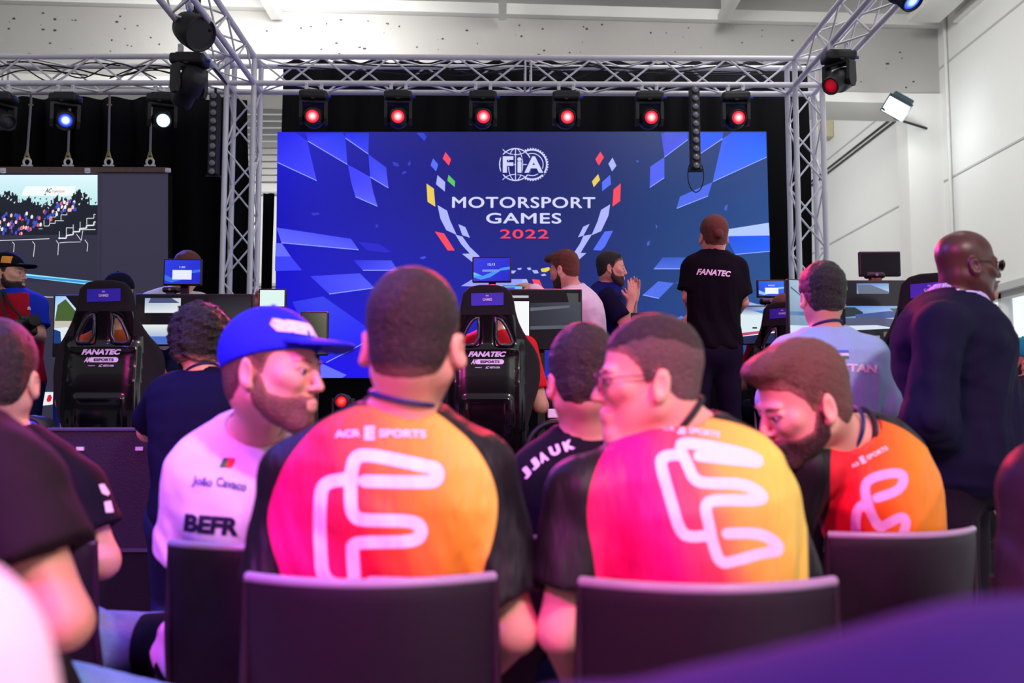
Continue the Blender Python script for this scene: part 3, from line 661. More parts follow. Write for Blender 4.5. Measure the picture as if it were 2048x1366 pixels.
pw = moving_head('white glowing stage lamp above the dark screen', None, .28, .4, (255, 255, 255), (190, 225, 255), 3.0); place(pw, (at(326, 190, DT - .12).x, DT - .12, ztube - .03))
pd = moving_head('unlit dark stage lamp cut by the frame edge above the dark screen', None, .35, 1.0, (14, 14, 20), (8, 8, 12), 1.0); place(pd, (at(3, 190, DT - .12).x, DT - .12, ztube - .03))
o = moving_head('large black stage lamp hanging under the overhead truss beside the dark screen', None, .75, -2.3, (30, 24, 40), (10, 10, 16), 1.0); place(o, (at(380, 95, 7.7).x, 7.7, zt - .145)); o.scale = (1.12, 1.12, 1.12)
o = moving_head('black stage lamp with dull red lens under the truss beside the hall wall', None, .5, -.9, (150, 10, 30), (120, 0, 20), 1.5); place(o, (at(1676, 80, 7.6).x, 7.6, zt - .145))
o = moving_head('stage lamp with blue lens cut by the top edge, on the truss', None, .9, .5, (160, 200, 255), (40, 60, 255), 3.); place(o, (at(1800, -62, 5.95).x, 5.95, zt - .145))
# round black flood can above the big lamp
p = at(388, 62, 7.25); t = empty('par_lamp', p, 'round black flood can clamped above the large black stage lamp', 'stage light')
R = Matrix.Rotation(2.2, 3, 'Y') @ Matrix.Rotation(.5, 3, 'X')
MB().lathe([(.05, -.13), (.11, -.12), (.13, -.04), (.135, .08), (.125, .1), (.11, .08)], (0, 0, 0), R, 28).build('can', lampm, t)
MB().box((0.02, 0, .17), (.05, .03, .16), bev=.008).tube([(-.12, 0, .0), (0, 0, .16), (.12, 0, .0)], .012, 8).build('yoke', blackm, t)
MB().tube([(-.03, -.06, .13), (.0, -.02, .1)], .015, 8).build('plug', plugm, t)
# vertical pixel bars
def pixel_bar(x0, y0, y1, d, label, loop):
    p = at(x0, y0, d); h = (y1 - y0) / pxm(d); t = empty('pixel_bar', p, label, 'stage light')
    MB().box((0, 0, -h / 2), (.085, .09, h), bev=.008).build('housing', lampm, t)
    lm = mat('lamp_lens', (128, 124, 140), .2, spec=.8)
    for i in range(10):
        z = -h * (.035 + .104 * i); MB().lathe([(.024, 0), (.028, .012), (.02, .018), (.0001, .02)], (0, -.046, z), Matrix.Rotation(math.pi / 2, 3, 'X'), 16).build('lens', lm, t)
    MB().tube([(-.0, 0, .0), (0, 0, .06)], .012, 8).build('hook', blackm, t); MB().box((0, 0, -h - .01), (.12, .05, .02)).build('bracket', blackm, t)
    if loop: MB().tube([(.07 * math.cos(a) + .0, -.02, -h - .06 + .15 * math.sin(a)) for a in np.linspace(.7, -math.pi - .7, 16)], .005, 6).build('cable', cabm, t)
pixel_bar(431, 190, 357, DT - .1, 'vertical black bar of ten small lenses beside the upright truss leg', False)
pixel_bar(1388, 178, 346, DT - .1, 'vertical black bar of ten small lenses hanging in front of the blue screen', True)
# small uplighters on the stage
for px, py, d, core, rim, l_ in ((64, 862, 4.7, (150, 220, 255), (20, 50, 255), 'small blue glowing stage lamp low beside the dark equipment case'), (684, 803, 6.2, (255, 90, 70), (220, 0, 20), 'small red glowing lamp low beneath the blue screen')):
    p = at(px, py, d); t = empty('floor_lamp', (p.x, p.y, ST), l_, 'stage light'); z = p.z - ST
    R = Matrix.Rotation(math.pi / 2, 3, 'X'); r = .05 if d < 5 else .034
    b = MB(); b.lathe([(r * .8, -.14), (r * 1.4, -.11), (r * 1.5, -.0), (r * 1.25, .03), (r, .03), (r, .01)], (0, 0, z), R, 24); hd = b.build('lamp_head', lampm, t)
    lensmesh('lens', hd, Vector((0, -.02, z)), R, r, core, rim, 2.)
    b = MB(); b.box((0, .05, .03 + min(0, z - .2)), (.2, .2, .06), bev=.01)
    for s_ in (-1, 1): b.box((s_ * r * 1.75, .05, z / 2 + .02), (.02, .06, max(.1, z)), bev=.005)
    b.build('yoke', lampm, t)

# ------------------------------------------------------------------ audience chairs
chm = mat('plum_chair_plastic', (28, 14, 30), .45, bump=.25, bscale=350, spec=.3)
chl = mat('chair_leg_metal', (120, 118, 128), .35, metal=.8)
def chair(label, group):
    """local origin on the floor under the backrest; sitter faces +y"""
    t = empty('stacking_chair', (0, 0, 0), label, 'chair', group)
    b = MB(); nx, nz = 24, 14; vs = []; fs = []
    for j in range(nz):
        v = j / (nz - 1)
        for i in range(nx):
            u = -1 + 2 * i / (nx - 1); wd = .216 + .012 * (1 - v); z = .43 + v * .4 + .0
            vs.append((u * wd, .085 * u * u + .06 * (1 - v) ** 2 - .02 * v, z))
    for j in range(nz - 1):
        for i in range(nx - 1): a = j * nx + i; fs.append((a, a + 1, a + nx + 1, a + nx))
    b.add(vs, fs, True); o = b.build('backrest', chm, t); m = o.modifiers.new('s', 'SOLIDIFY'); m.thickness = .014; m.offset = 0
    m = o.modifiers.new('b', 'BEVEL'); m.width = .004; m.segments = 2; m.limit_method = 'ANGLE'
    b = MB(); rim = [(u * .2165, .085 * u * u - .02, .832) for u in np.linspace(-1, 1, 24)]
    b.tube(rim, .0095, 8)
    for sx in (-1, 1): MB().tube([(sx * .2165, .065, .832), (sx * .222, .075, .63), (sx * .228, .13, .44)], .008, 8).build('side_edge', mat('dark_plum_edge', (40, 16, 36), .4), o)
    b.build('rim', mat('painted_edge_sheen', (150, 134, 160), .35), o)  # pale rim colour paints the sheen of overhead light on the top edge
    b = MB(); vs = []; fs = []; n2 = 12
    for j in range(n2):
        v = j / (n2 - 1)
        for i in range(n2):
            u = -1 + 2 * i / (n2 - 1); vs.append((u * .225, .07 + .42 * v, .435 + .018 * u * u - .02 * math.sin(v * 3) - .02 * max(0, v - .85) / .15))
    for j in range(n2 - 1):
        for i in range(n2 - 1): a = j * n2 + i; fs.append((a, a + 1, a + n2 + 1, a + n2))
    b.add(vs, fs, True); o = b.build('seat', chm, t); m = o.modifiers.new('s', 'SOLIDIFY'); m.thickness = .014
    for sx in (-1, 1):
        for sy in (.1, .45): MB().tube([(sx * .19, sy, .42), (sx * .235, sy + (.05 if sy > .2 else -.07), .0)], .0115, 10).build('leg', chl, t)
    return t
chl_ = [('dark plastic chair holding the person with short dark hair in the orange and pink jersey', 733, 1.72), ('dark plastic chair behind the person in glasses wearing the pink and yellow jersey', 1430, 1.66),
        ('dark blue-lit plastic chair under the person in the blue cap', 520, 2.22), ('dark plastic chair behind the bearded person leaning over in the red and orange jersey', 1842, 2.44),
        ('purple-lit plastic chair of the person in black with white sleeve patches', -30, 2.26), ('chair cut off by the frame edge under the person in the dark brown shirt', -240, 1.72),
        ('dark chair cut off by the frame edge beside the purple blurred shoulder', 2275, 1.72), ('dark chair under the person with lettered black shirt between the two jerseys', 1160, 2.36)]
c0 = chair(chl_[0][0], None)
for i, (l_, px, y) in enumerate(chl_):
    o = c0 if i == 0 else copy_tree(c0); c = at(px, 1100, y); place(o, (c.x, y, 0), l_, .3 if px == 1842 else 0)

# ------------------------------------------------------------------ racing seats
shellm = mat('black_seat_shell', (6, 6, 9), .16, spec=.45, coat=.25, var=.0); feltm = mat('black_velour', (9, 8, 14), .9)
printw = mat('white_print', (228, 222, 245), .5); bluep = mat('blue_print', (40, 44, 190), .4); ribm = mat('silver_tube', (70, 74, 84), .25, metal=.8)
OUT = [(-.13, 1.18), (-.08, 1.225), (.08, 1.225), (.135, 1.18), (.155, 1.05), (.2, .96), (.265, .88), (.285, .8), (.28, .7), (.23, .55), (.2, .42), (.2, .14), (-.2, .14), (-.2, .42), (-.23, .55), (-.28, .7), (-.285, .8), (-.265, .88), (-.2, .96), (-.155, 1.05)]
def slotp(s): return [(s * a, b) for a, b in ((.045, 1.05), (.085, 1.03), (.135, .925), (.125, .9), (.045, .905))]
_seat = None
def racing_seat(label, loc, rz=0, tilt=0):
    global _seat
    if _seat is None:
        t = empty('racing_seat', (0, 0, 0), label, 'seat'); _seat = t
        ob = smooth_line(OUT + [OUT[0]], it=1)[:-1]
        def bend(x, z): return .9 * np.clip(np.abs(x) - .1, 0, 1) ** 2 * 3.2 - .06 * np.exp(-((z - .55) / .3) ** 2) + .10 * (z - .7) * -1 * .6
        ax = [np.arange(-.32, .33, .008), np.arange(-.17, .34, .008), np.arange(.1, 1.27, .008)]
        X, Y, Z_ = ax[0][:, None, None], ax[1][None, :, None], ax[2][None, None, :]
        d2 = poly_sd(ax[0][:, None], ax[2][None, :], ob); sl = np.minimum(poly_sd(ax[0][:, None], ax[2][None, :], slotp(1)), poly_sd(ax[0][:, None], ax[2][None, :], slotp(-1)))
        d2 = np.maximum(d2, -sl)[:, None, :]; th = np.abs(Y - bend(X, Z_)) - .024
        # raised frame lines in the shell
        rib = np.abs(poly_sd(ax[0][:, None], ax[2][None, :], [(-.115, .62), (.115, .62), (.125, .3), (-.125, .3)]))[:, None, :]
        rib2 = np.abs(poly_sd(ax[0][:, None], ax[2][None, :], [(-.17, .88), (.17, .88), (.17, .2), (-.17, .2)]))[:, None, :]
        th = np.where(Y < bend(X, Z_), th - .008 * np.exp(-(rib / .012) ** 2) - .01 * np.exp(-(rib2 / .014) ** 2), th)
        k = .02; h = np.maximum(k - np.abs(d2 - th), 0) / k; F = np.maximum(d2, th) + h * h * k * .25
        F = np.broadcast_to(F, (len(ax[0]), len(ax[1]), len(ax[2]))).astype(np.float32).copy()
        pos, Q = nets(F, ax)
        me = bpy.data.meshes.new('shell'); me.from_pydata(pos.tolist(), [], Q.tolist()); me.polygons.foreach_set('use_smooth', [True] * len(Q))
        o = link('shell', me, [shellm, feltm], t)
        mi = []
        for q in Q:
            c = pos[q[0]]; mi.append(1 if (c[2] > 1.06 or abs(c[0]) > .2 + .0 or (c[2] > .93 and abs(c[0]) > .15)) else 0)
        me.polygons.foreach_set('material_index', mi)
        for s in (-1, 1):
            pts = [(x, float(bend(np.array(x), np.array(z))) - .03, z) for x, z in smooth_line(slotp(s) + [slotp(s)[0]], it=1)[:-1]]
            MB().tube(pts, .009, 8, closed=True).build('slot_rim', ribm, t)
        su = BVHTree.FromPolygons([tuple(p) for p in pos], [tuple(q) for q in Q]); U, Vv = (1, 0, 0), (0, 0, 1); N = (0, 1, 0)
        v, f = [(-.085, -1, 1.175), (.085, -1, 1.18), (.085, -1, 1.115), (-.085, -1, 1.11)], [(0, 1, 2, 3)]
        decal([Vector(q) for q in v], f, bluep, t, 'headrest_print', surf=su, N=N)
        text('FANATEC', (0.0, -1, .855), U, Vv, .2, .028, printw, t, bold=.05, shear=.35, surf=su, N=N, lift=.005)
        text('AK', (-.065, -1, .815), U, Vv, .04, .026, printw, t, bold=.04, shear=.4, surf=su, N=N, lift=.005)
        pl = [(.02 + .06 * a + .013 * math.cos(q), -1, .815 + .013 * math.sin(q)) for a, qs in ((1, np.linspace(-1.57, 1.57, 8)), (-1, np.linspace(1.57, 4.71, 8))) for q in qs]
        decal([Vector((x - .005, y, z)) for x, y, z in pl], [tuple(range(len(pl)))], printw, t, 'badge', surf=su, N=N, lift=.005)
        text('ESPORTS', (0.015, -1, .815), U, Vv, .1, .014, shellm, t, bold=.04, surf=su, N=N, lift=.0065)
        text('POWERED BY', (-.045, -1, .785), U, Vv, .035, .005, printw, t, surf=su, N=N, lift=.005)
        text('AC', (0.0, -1, .785), U, Vv, .02, .014, printw, t, shear=.5, surf=su, N=N, lift=.005)
        text('ASSETTO CORSA', (.04, -1, .785), U, Vv, .055, .01, printw, t, bold=.03, surf=su, N=N, lift=.005)
        for z_, r_ in ((1.16, .022),):
            lm_ = line_ring = MB(); lm_.tube([(.03 * math.cos(a), -.2, 1.147 + .014 * math.sin(a)) for a in np.linspace(math.pi, 2 * math.pi, 9)], .002, 5); 
        text('FIA', (0, -1, 1.163), U, Vv, .016, .008, printw, t, surf=su, N=N, lift=.005, name='headrest_lettering')
        text('GAMES', (0, -1, 1.143), U, Vv, .05, .014, printw, t, surf=su, N=N, lift=.005, name='headrest_lettering')
        b = MB(); b.box((0, .22, .14), (.44, .5, .1), bev=.03); b.build('seat_cushion', feltm, t)
        for s in (-1, 1):
            b = MB(); b.box((s * .25, .1, .02), (.05, 1.0, .05), bev=.006).box((s * .25, -.2, .1), (.04, .05, .2)).box((s * .25, .3, .1), (.04, .05, .2)); b.build('rig_rail', ribm, t)
        MB().box((0, -.4, .02), (.5, .05, .05), bev=.006).build('rig_crossbar', ribm, t)
        MB().tube([(-.2, .0, .75), (-.2, -.03, .5), (-.19, -.05, .25), (-.17, -.04, .06)], .009, 8).build('cable', mat('grey_cable', (110, 112, 128), .5), t)
        o = t
    else: o = copy_tree(_seat)
    o.location = loc; o.rotation_euler.z = rz; o['label'] = label; return o
def seat_at(px, pytop, y, label, rz=0):
    p = at(px, pytop, y); return racing_seat(label, (p.x, y, p.z - 1.225), rz)
seat_at(217, 562, 5.1, 'black racing seat with orange skin showing through its slot, beside the dark hanging screen', 0)
seat_at(975, 571, 5.25, 'black racing seat in the middle, its driver in a red shirt', 0)
seat_at(1862, 548, 4.6, 'black racing seat half hidden behind the person in the dark suit', -.55)
seat_at(1568, 604, 6.6, 'small black racing seat farther back beside the person with the bun', -.5)
# ------------------------------------------------------------------ monitors, tablets, rigs
scm = colmat('monitor_screen', 1.0, .12)
def display(name, x0, y0, x1, y1, d, label, polys, cat='monitor', frame=3, yaw=0, stand=True, group=None, floor=ST):
    """polys: (points 0..1 across/down, colour or corner colours)"""
    c = at((x0 + x1) / 2, (y0 + y1) / 2, d); w, h = (x1 - x0) / pxm(d), (y1 - y0) / pxm(d); fr = frame / pxm(d)
    t = empty(name, c, label, cat, group); t.rotation_euler.z = yaw
    MB().box((0, .015, 0), (w, .03, h), bev=min(.006, fr)).box((0, .035, 0), (w * .5, .03, h * .5), bev=.008).build('housing', blackp, t)
    b = MB(); W_, H_ = w - 2 * fr, h - 2 * fr; q = lambda u, v, e=0: (-W_ / 2 + W_ * u, -.0015 - e, H_ / 2 - H_ * v)
    for i, (pts, col) in enumerate(polys): b.add([q(u, v, i * .00012) for u, v in pts], [tuple(range(len(pts)))], col=[col] if isinstance(col, list) else col)
    s = b.build('screen', scm, t, fix=False)
    if stand:
        zf = floor - c.z
        MB().box((0, .06, (zf - h / 2 * 0) / 2), (.045, .03, -zf), bev=.004).box((0, .06, zf + .01), (.3, .2, .02), bev=.004).build('stand', blackm, t)
    return t, s, W_, H_
FULL = [(0, 0), (1, 0), (1, 1), (0, 1)]
def rect(a, b, c, d): return [(a, b), (c, b), (c, d), (a, d)]
def tab_text(s, t, sc, W_, H_, u, v, w, h): text(s, (-W_ / 2 + W_ * u, -.006, H_ / 2 - H_ * v), (1, 0, 0), (0, 0, 1), W_ * w, H_ * h, wt, sc, name='clock')
wave = [(0, .62), (.25, .78), (.5, .62), (.8, .42), (1, .38), (1, .5), (.75, .55), (.45, .85), (.2, .95), (0, .85)]
blue4 = [(44, 60, 225), (34, 50, 215), (28, 40, 200), (36, 60, 220)]
t, s, w, h = display('tablet', 327, 517, 403, 571, 5.7, 'tablet showing a blue lock screen with a white box, above the webcam', [(FULL, blue4), (wave, (60, 110, 235)), (rect(.22, .42, .76, .82), (232, 236, 255))], 'tablet', yaw=.05); tab_text('1:30', t, s, w, h, .5, .3, .16, .07)
t, s, w, h = display('tablet', 944, 513, 1023, 565, 6.3, 'tablet showing the time and a blue wave, above the middle racing seat', [(FULL, blue4), (wave, [(120, 225, 255)] + [(70, 150, 245)] * 9), (rect(.24, .5, .7, .6), (120, 150, 235))], 'tablet', yaw=-.05); tab_text('12:13', t, s, w, h, .49, .28, .2, .1)
t, s, w, h = display('tablet', 1514, 559, 1571, 595, 6.95, 'tablet with blue background and white box beside the person with the bun', [(FULL, [(40, 90, 235), (60, 120, 240), (50, 90, 230), (40, 80, 220)]), (wave, (150, 195, 250)), (rect(.25, .45, .78, .86), (240, 244, 255))], 'tablet'); tab_text('10:03', t, s, w, h, .5, .3, .25, .1)
display('tablet', 517, 577, 572, 616, 5.9, 'white lit tablet with a hand touching it beside the truss leg', [(FULL, (222, 246, 240))], 'tablet')
display('tablet', 1719, 502, 1802, 553, 5.2, 'black switched-off tablet standing against the pale wall', [(FULL, (10, 10, 14))], 'tablet', yaw=-.04)
# webcams / small boxes under tablets
for px, py, d, w, l_ in ((343, 580, 5.6, 34, 'small black webcam beneath the tablet with the white box'), (1749, 551, 5.14, 40, 'black and red webcam box beneath the switched-off tablet'), (1540, 603, 6.9, 42, 'small dark webcam beneath the tablet beside the person with the bun')):
    c = at(px, py, d); t = empty('webcam', c, l_, 'webcam'); k = w / pxm(d)
    MB().box((0, 0, 0), (k, .05, k * .32), bev=k * .12).build('housing', blackp, t); MB().lathe([(k * .08, 0), (k * .08, .012)], (0, -.024, 0), Matrix.Rotation(math.pi / 2, 3, 'X'), 12).build('lens', mat('lamp_lens', (128, 124, 140)), t)
    MB().box((0, 0, -k * .3), (k * .5, .05, k * .3), bev=.004).build('foot', mat('red_plastic', (150, 40, 60), .4) if px == 1749 else blackp, t)
sky, road, tree_, kerb = (196, 226, 240), (116, 130, 150), (60, 84, 52), (226, 232, 240)
display('monitor', 106, 589, 163, 714, 5.75, 'side monitor of the rig by the dark screen, showing trees and track', [(FULL, (60, 70, 90)), (rect(0, 0, 1, .42), [(150, 200, 250), (200, 230, 250), (235, 240, 240), (230, 240, 245)]), ([(.1, .15), (.4, .05), (.8, .25), (1, .3), (1, .45), (0, .45)], (70, 96, 50)), (rect(0, .42, 1, .5), (200, 190, 175)), (rect(0, .5, 1, .62), (190, 196, 200)), ([(0, .55), (.5, .52), (1, .75), (1, .9), (0, .8)], (225, 232, 240)), ([(0, .56), (.25, .6), (.3, .8), (0, .85)], (24, 60, 130)), ([(.4, .0), (1, 0), (1, .3)], (16, 14, 24)), (rect(0, .8, 1, 1), (12, 12, 20))])
display('monitor', 270, 587, 507, 692, 5.5, 'wide monitor showing a race track behind the curly-haired person', [(FULL, (14, 14, 20)), (rect(.07, .06, .38, .36), [(150, 170, 200), (190, 200, 215), (235, 240, 240), (225, 235, 240)]), ([(.12, .06), (.3, .06), (.37, .16), (.1, .16)], (70, 80, 120)), (rect(.62, .02, .99, .58), [(20, 20, 26), (30, 30, 36), (60, 62, 66), (40, 42, 46)]), (rect(.05, .6, 1, 1), [(232, 240, 236), (235, 240, 236), (110, 130, 180), (100, 140, 200)]), ([(.36, .62), (.42, .6), (.42, .78), (.35, .78)], (96, 110, 80)), ([(.78, .62), (1, .58), (1, .8), (.74, .82)], (60, 62, 80)), (rect(.05, .84, .4, 1), (74, 110, 200))])
display('monitor', 1000, 577, 1165, 700, 5.75, 'dark monitor with a bright white strip beside the middle racing seat', [(FULL, (16, 16, 20)), (rect(.0, .19, .345, .9), (246, 248, 250)), (rect(.02, .09, .34, .13), (190, 194, 200)), ([(.36, .22), (1, .2), (1, .62), (.36, .66)], [(44, 50, 56), (70, 76, 84), (60, 66, 78), (40, 46, 56)]), ([(.36, .3), (.86, .26), (.86, .3), (.36, .36)], (96, 104, 116)), ([(.36, .62), (.9, .6), (.9, .66), (.36, .68)], (84, 92, 104)), ([(.82, .05), (.97, .05), (.97, .2), (.86, .26)], (70, 74, 76))])
display('monitor', 600, 623, 656, 711, 5.9, 'small dark monitor behind the brim of the blue cap', [(FULL, [(50, 52, 44), (104, 108, 84), (70, 76, 62), (20, 20, 24)]), ([(.6, .85), (.95, .7), (.96, .72), (.62, .88)], (200, 205, 210))], floor=ST)
display('monitor', 1262, 625, 1318, 662, 7.0, 'small dark monitor under the raised hands of the person in the navy vest', [(FULL, (22, 30, 44)), ([(.1, .6), (.4, .2), (.7, .5), (.98, .3), (.98, .5), (.6, .8)], (74, 90, 110)), ([(0, .1), (1, 0.02), (1, .1), (0, .2)], (60, 74, 96))])
display('monitor', 1478, 610, 1562, 690, 6.75, 'monitor showing a white car bonnet beside the small racing seat', [(FULL, (220, 236, 244)), (rect(0, 0, 1, .25), [(40, 60, 150), (180, 205, 235), (215, 235, 245), (225, 238, 245)]), ([(.3, .1), (1, .1), (1, .25), (.6, .2)], (70, 130, 220)), ([(0, .72), (1, .6), (1, .66), (0, .8)], (200, 70, 110)), ([(0, .82), (1, .7), (1, 1), (0, 1)], (34, 44, 84)), (rect(.3, .56, .42, .6), (20, 22, 30))])
display('monitor', 1573, 557, 1640, 690, 5.0, 'upright side monitor with pale blue picture beside the dark-haired person in light blue', [(FULL, [(150, 180, 205), (190, 205, 220), (120, 150, 185), (90, 110, 140)]), (rect(0, .5, 1, .56), (80, 120, 170)), ([(.05, .1), (.9, .4), (.9, .42), (.05, .13)], (60, 80, 100)), (rect(0, .72, 1, .95), (205, 220, 235)), (rect(0, .95, 1, 1), (20, 24, 30))], yaw=.25)
display('monitor', 1640, 559, 1918, 690, 5.0, 'wide curved monitor with track view and rear mirror picture, behind the person in light blue', [(FULL, (20, 21, 26)), (rect(.26, .03, .5, .2), [(80, 120, 190), (120, 160, 215), (190, 215, 235), (150, 170, 200)]), ([(.27, .06), (.36, .05), (.5, .17), (.5, .2), (.27, .2)], (100, 112, 132)), (rect(.17, .4, .72, .62), [(80, 140, 220), (150, 190, 235), (200, 215, 235), (110, 140, 190)]), ([(.17, .42), (.24, .42), (.3, .5), (.3, .55), (.17, .58)], (44, 62, 60)), ([(.24, .54), (.5, .48), (.62, .52), (.62, .58), (.25, .62)], (70, 90, 150)), ([(.5, .44), (.72, .42), (.72, .55), (.56, .55)], (84, 100, 84)), ([(.17, .6), (.4, .58), (.72, .66), (.72, .74), (.17, .72)], (84, 92, 120)), ([(.17, .72), (.4, .71), (.55, .76), (.17, .8)], (214, 226, 240)), ([(.6, .6), (.75, .55), (.75, .72), (.66, .66)], (190, 215, 240)), ([(.2, .8), (.7, .76), (.75, .95), (.2, .98)], (34, 38, 44)), (rect(.45, .82, .52, .9), (110, 104, 60)), (rect(.37, .88, .42, .94), (150, 150, 160)), (rect(.17, .08, .19, .14), (60, 220, 90))])
display('laptop_screen', 1005, 571, 1046, 581, 6.1, 'narrow blue laptop screen just above the dark monitor', [(FULL, (120, 190, 250)), ([(0, .4), (.6, .3), (.6, 1), (0, 1)], (50, 90, 220))], 'screen', frame=1.5)
# lettering on the wide monitor
# dark equipment case standing on the stage edge, low front tables
c0_ = at(100, 856, 4.1); c1_ = at(337, 1100, 4.1); cm_ = (c0_ + c1_) / 2
casem = mat('dark_blue_case', (26, 18, 46), .5, bump=.2, bscale=150)
t = empty('equipment_case', (cm_.x, 4.35, ST), 'dark purple flat-topped equipment case the curly-haired person leans on', 'case')
MB().box((0, 0, (c0_.z - ST) / 2), (c1_.x - c0_.x, .5, c0_.z - ST - .02), bev=.006).build('body', casem, t)
MB().box((0, 0, c0_.z - ST - .006), (c1_.x - c0_.x + .015, .52, .014), bev=.004).box((0, -.245, .012), (c1_.x - c0_.x, .02, .016)).build('edge_trim', mat('grey_edging', (88, 84, 112), .35, metal=.4), t)
for sx in (-.12, .12): MB().box((sx, -.252, .42), (.03, .015, .015)).build('latch', alum, t)
o = MB((0, 0, 0)).box((1.35, 4.55, .78), (1.9, .5, .035), bev=.005).box((.45, 4.55, ST + .095), (.06, .4, .17)).box((2.2, 4.55, ST + .095), (.06, .4, .17)).build('table', blackm); tag(o, 'long low black table behind the two nearest jerseys', 'table')
# steering gear of the middle rig: wheel, shaft and pedals frame
t = empty('steering_wheel', at(1115, 905, 4.9), 'black steering wheel rim with upright post beside the middle racing seat', 'steering wheel')
MB().tube([(.15 * math.cos(a), 0, .15 * math.sin(a)) for a in np.linspace(0, 2 * math.pi, 28, endpoint=False)], .015, 8, closed=True).build('rim', mat('dark_rubber', (16, 15, 22), .5), t)
MB().box((0, 0, 0), (.28, .02, .04), bev=.005).box((0, .02, 0), (.08, .05, .08), bev=.01).build('hub', blackp, t)
c = at(1108, 870, 5.35); t = empty('rig_post', (c.x, c.y, ST), 'upright metal post with clamp joint beside the red-shirted driver', 'post')
MB().tube([(0, 0, 0), (0, 0, at(0, 765, 5.35).z - ST)], .022, 12).build('post', ribm, t); MB().box((0, -.01, at(0, 827, 5.35).z - ST), (.07, .06, .05), bev=.006).build('clamp', alum, t)
# ------------------------------------------------------------------ people
PROF = [(-.24, .07, .07), (-.12, .15, .105), (0, .168, .118), (.25, .148, .102), (.5, .165, .114), (.72, .178, .120), (.86, .172, .105), (.95, .135, .08), (1.03, .07, .055)]
def HR(yaw, pitch, roll):
    r = math.radians; return np.array(Matrix.Rotation(r(yaw), 3, 'Z') @ Matrix.Rotation(r(pitch), 3, 'X') @ Matrix.Rotation(r(roll), 3, 'Y'))
class Head:
    def __init__(s, c, yaw=0, pitch=0, roll=0, k=1.): s.c = V3(c); s.R = HR(yaw, pitch, roll); s.k = k
    def p(s, x, y, z): return s.c + s.R @ (np.array([x, y, z]) * s.k)
    def E(s, c, r, rot=None, k=.012, op='u'):
        R = s.R if rot is None else s.R @ np.array(rot); return ell(s.p(*c), np.array(r) * s.k, R, k, op)
    def C(s, a, b, ra, rb, k=.012, op='u', cut=0): return cone(s.p(*a), s.p(*b), ra * s.k, rb * s.k, k, op, cut)
    def loc(s, X, Y, Z_):
        d = [X - s.c[0], Y - s.c[1], Z_ - s.c[2]]; return [(d[0] * s.R[0, i] + d[1] * s.R[1, i] + d[2] * s.R[2, i]) / s.k for i in range(3)]
def head_prims(H, face=True, ear=1., nose=1., fat=1.):
    P = [H.E((0, -.014, .036), (.076, .097, .088)), H.E((0, -.02, .055), (.072, .088, .068), k=.02), H.E((0, .03, -.03), (.060 * fat, .058, .078), k=.03), H.E((0, -.035, -.03), (.062, .06, .06), k=.03)]
    for s in (-1, 1): P += [H.C((s * .052, .0, -.05), (s * .012, .066, -.1), .024 * fat, .018, k=.025), H.C((s * .05, .055, -.012), (s * .038, .072, -.02), .018, .016, k=.02)]
    P += [H.E((0, .079, -.101), (.022, .019, .018), k=.018)]
    if face:
        P += [H.E((0, .076, .024), (.052, .016, .011), k=.012), H.C((0, .087, .014), (0, .103 + .005 * nose, -.027), .008, .0098 * nose, k=.01), H.E((0, .084, -.064), (.026, .016, .022), k=.015),
              H.E((0, .0965, -.058), (.02, .0065, .0045), k=.006), H.E((0, .095, -.0695), (.018, .007, .005), k=.006)]
        for s in (-1, 1): P += [H.E((s * .0115, .095, -.031), (.0075, .0105, .007), k=.006), H.E((s * .031, .094, .003), (.017, .014, .010), k=.012, op='s'), H.C((s * .018, .086, .010), (s * .047, .076, .009), .0075, .007, k=.005), H.C((s * .019, .083, -.009), (s * .045, .075, -.008), .007, .0065, k=.005)]
        P += [H.C((-.018, .104, -.0642), (.018, .104, -.0642), .0022, .0022, k=.005, op='s')]
    for s in (-1, 1):
        rz = Matrix.Rotation(s * -.45 * ear, 3, 'Z') @ Matrix.Rotation(.18, 3, 'X'); e = .078 + .006 * ear
        P += [H.E((s * e, -.014, -.012), (.0085, .020, .033), rz, k=.006), H.E((s * (e + .008), -.010, -.010), (.007, .011, .019), rz, k=.006, op='s'), H.E((s * (e - .001), -.002, -.036), (.007, .009, .010), rz, k=.006)]
    return P
def hand_prims(Wp, d, n, thumb=1, curl=.5, spread=0., k=1.):
    """d finger direction, n the way the palm faces; thumb +1: thumb on the side n x d"""
    d = V3(d); d /= np.linalg.norm(d); n = V3(n); n -= d * (n @ d); n /= np.linalg.norm(n); sd = np.cross(n, d) * thumb; Wp = V3(Wp)
    P = [ell(Wp + d * .05 * k, np.array([.041, .017, .052]) * k, np.stack([sd, n, d], 1), .02), cone(Wp, Wp + d * .05 * k, .026 * k, .026 * k, .02)]
    for i in range(4):
        o = (-.031 + .0205 * i) * k; b = Wp + d * (.088 - .004 * abs(i - 2)) * k + sd * o; L = (.062, .072, .078, .07)[i] * k; a = curl * (1 + .08 * i)
        dd = d + sd * (o * spread)
        for q, f in enumerate((.42, .32, .26)):
            v = dd * math.cos(a) + n * math.sin(a); v /= np.linalg.norm(v); e = b + v * L * f * 1.15; P.append(cone(b, e, (.0092 - .0006 * q) * k, (.0088 - .0006 * q) * k, .006)); b = e; a += curl * .8
    b = Wp + d * .028 * k + sd * .034 * k; v = d * .62 + sd * .62 + n * (.3 + .3 * curl); v /= np.linalg.norm(v); e = b + v * .036 * k; P.append(cone(b - v * .012, e, .0125 * k, .0105 * k, .01)); v = v + d * .4 + n * .3 * curl - sd * .3 * curl; v /= np.linalg.norm(v); P.append(cone(e, e + v * .03 * k, .0102 * k, .0085 * k, .006))
    return P
HL_SHORT = [(-.14, -.092), (-.055, -.088), (-.04, -.06), (-.022, -.02), (-.012, .01), (.004, -.012), (.016, -.012), (.026, .022), (.05, .05), (.078, .062), (.12, .075)]
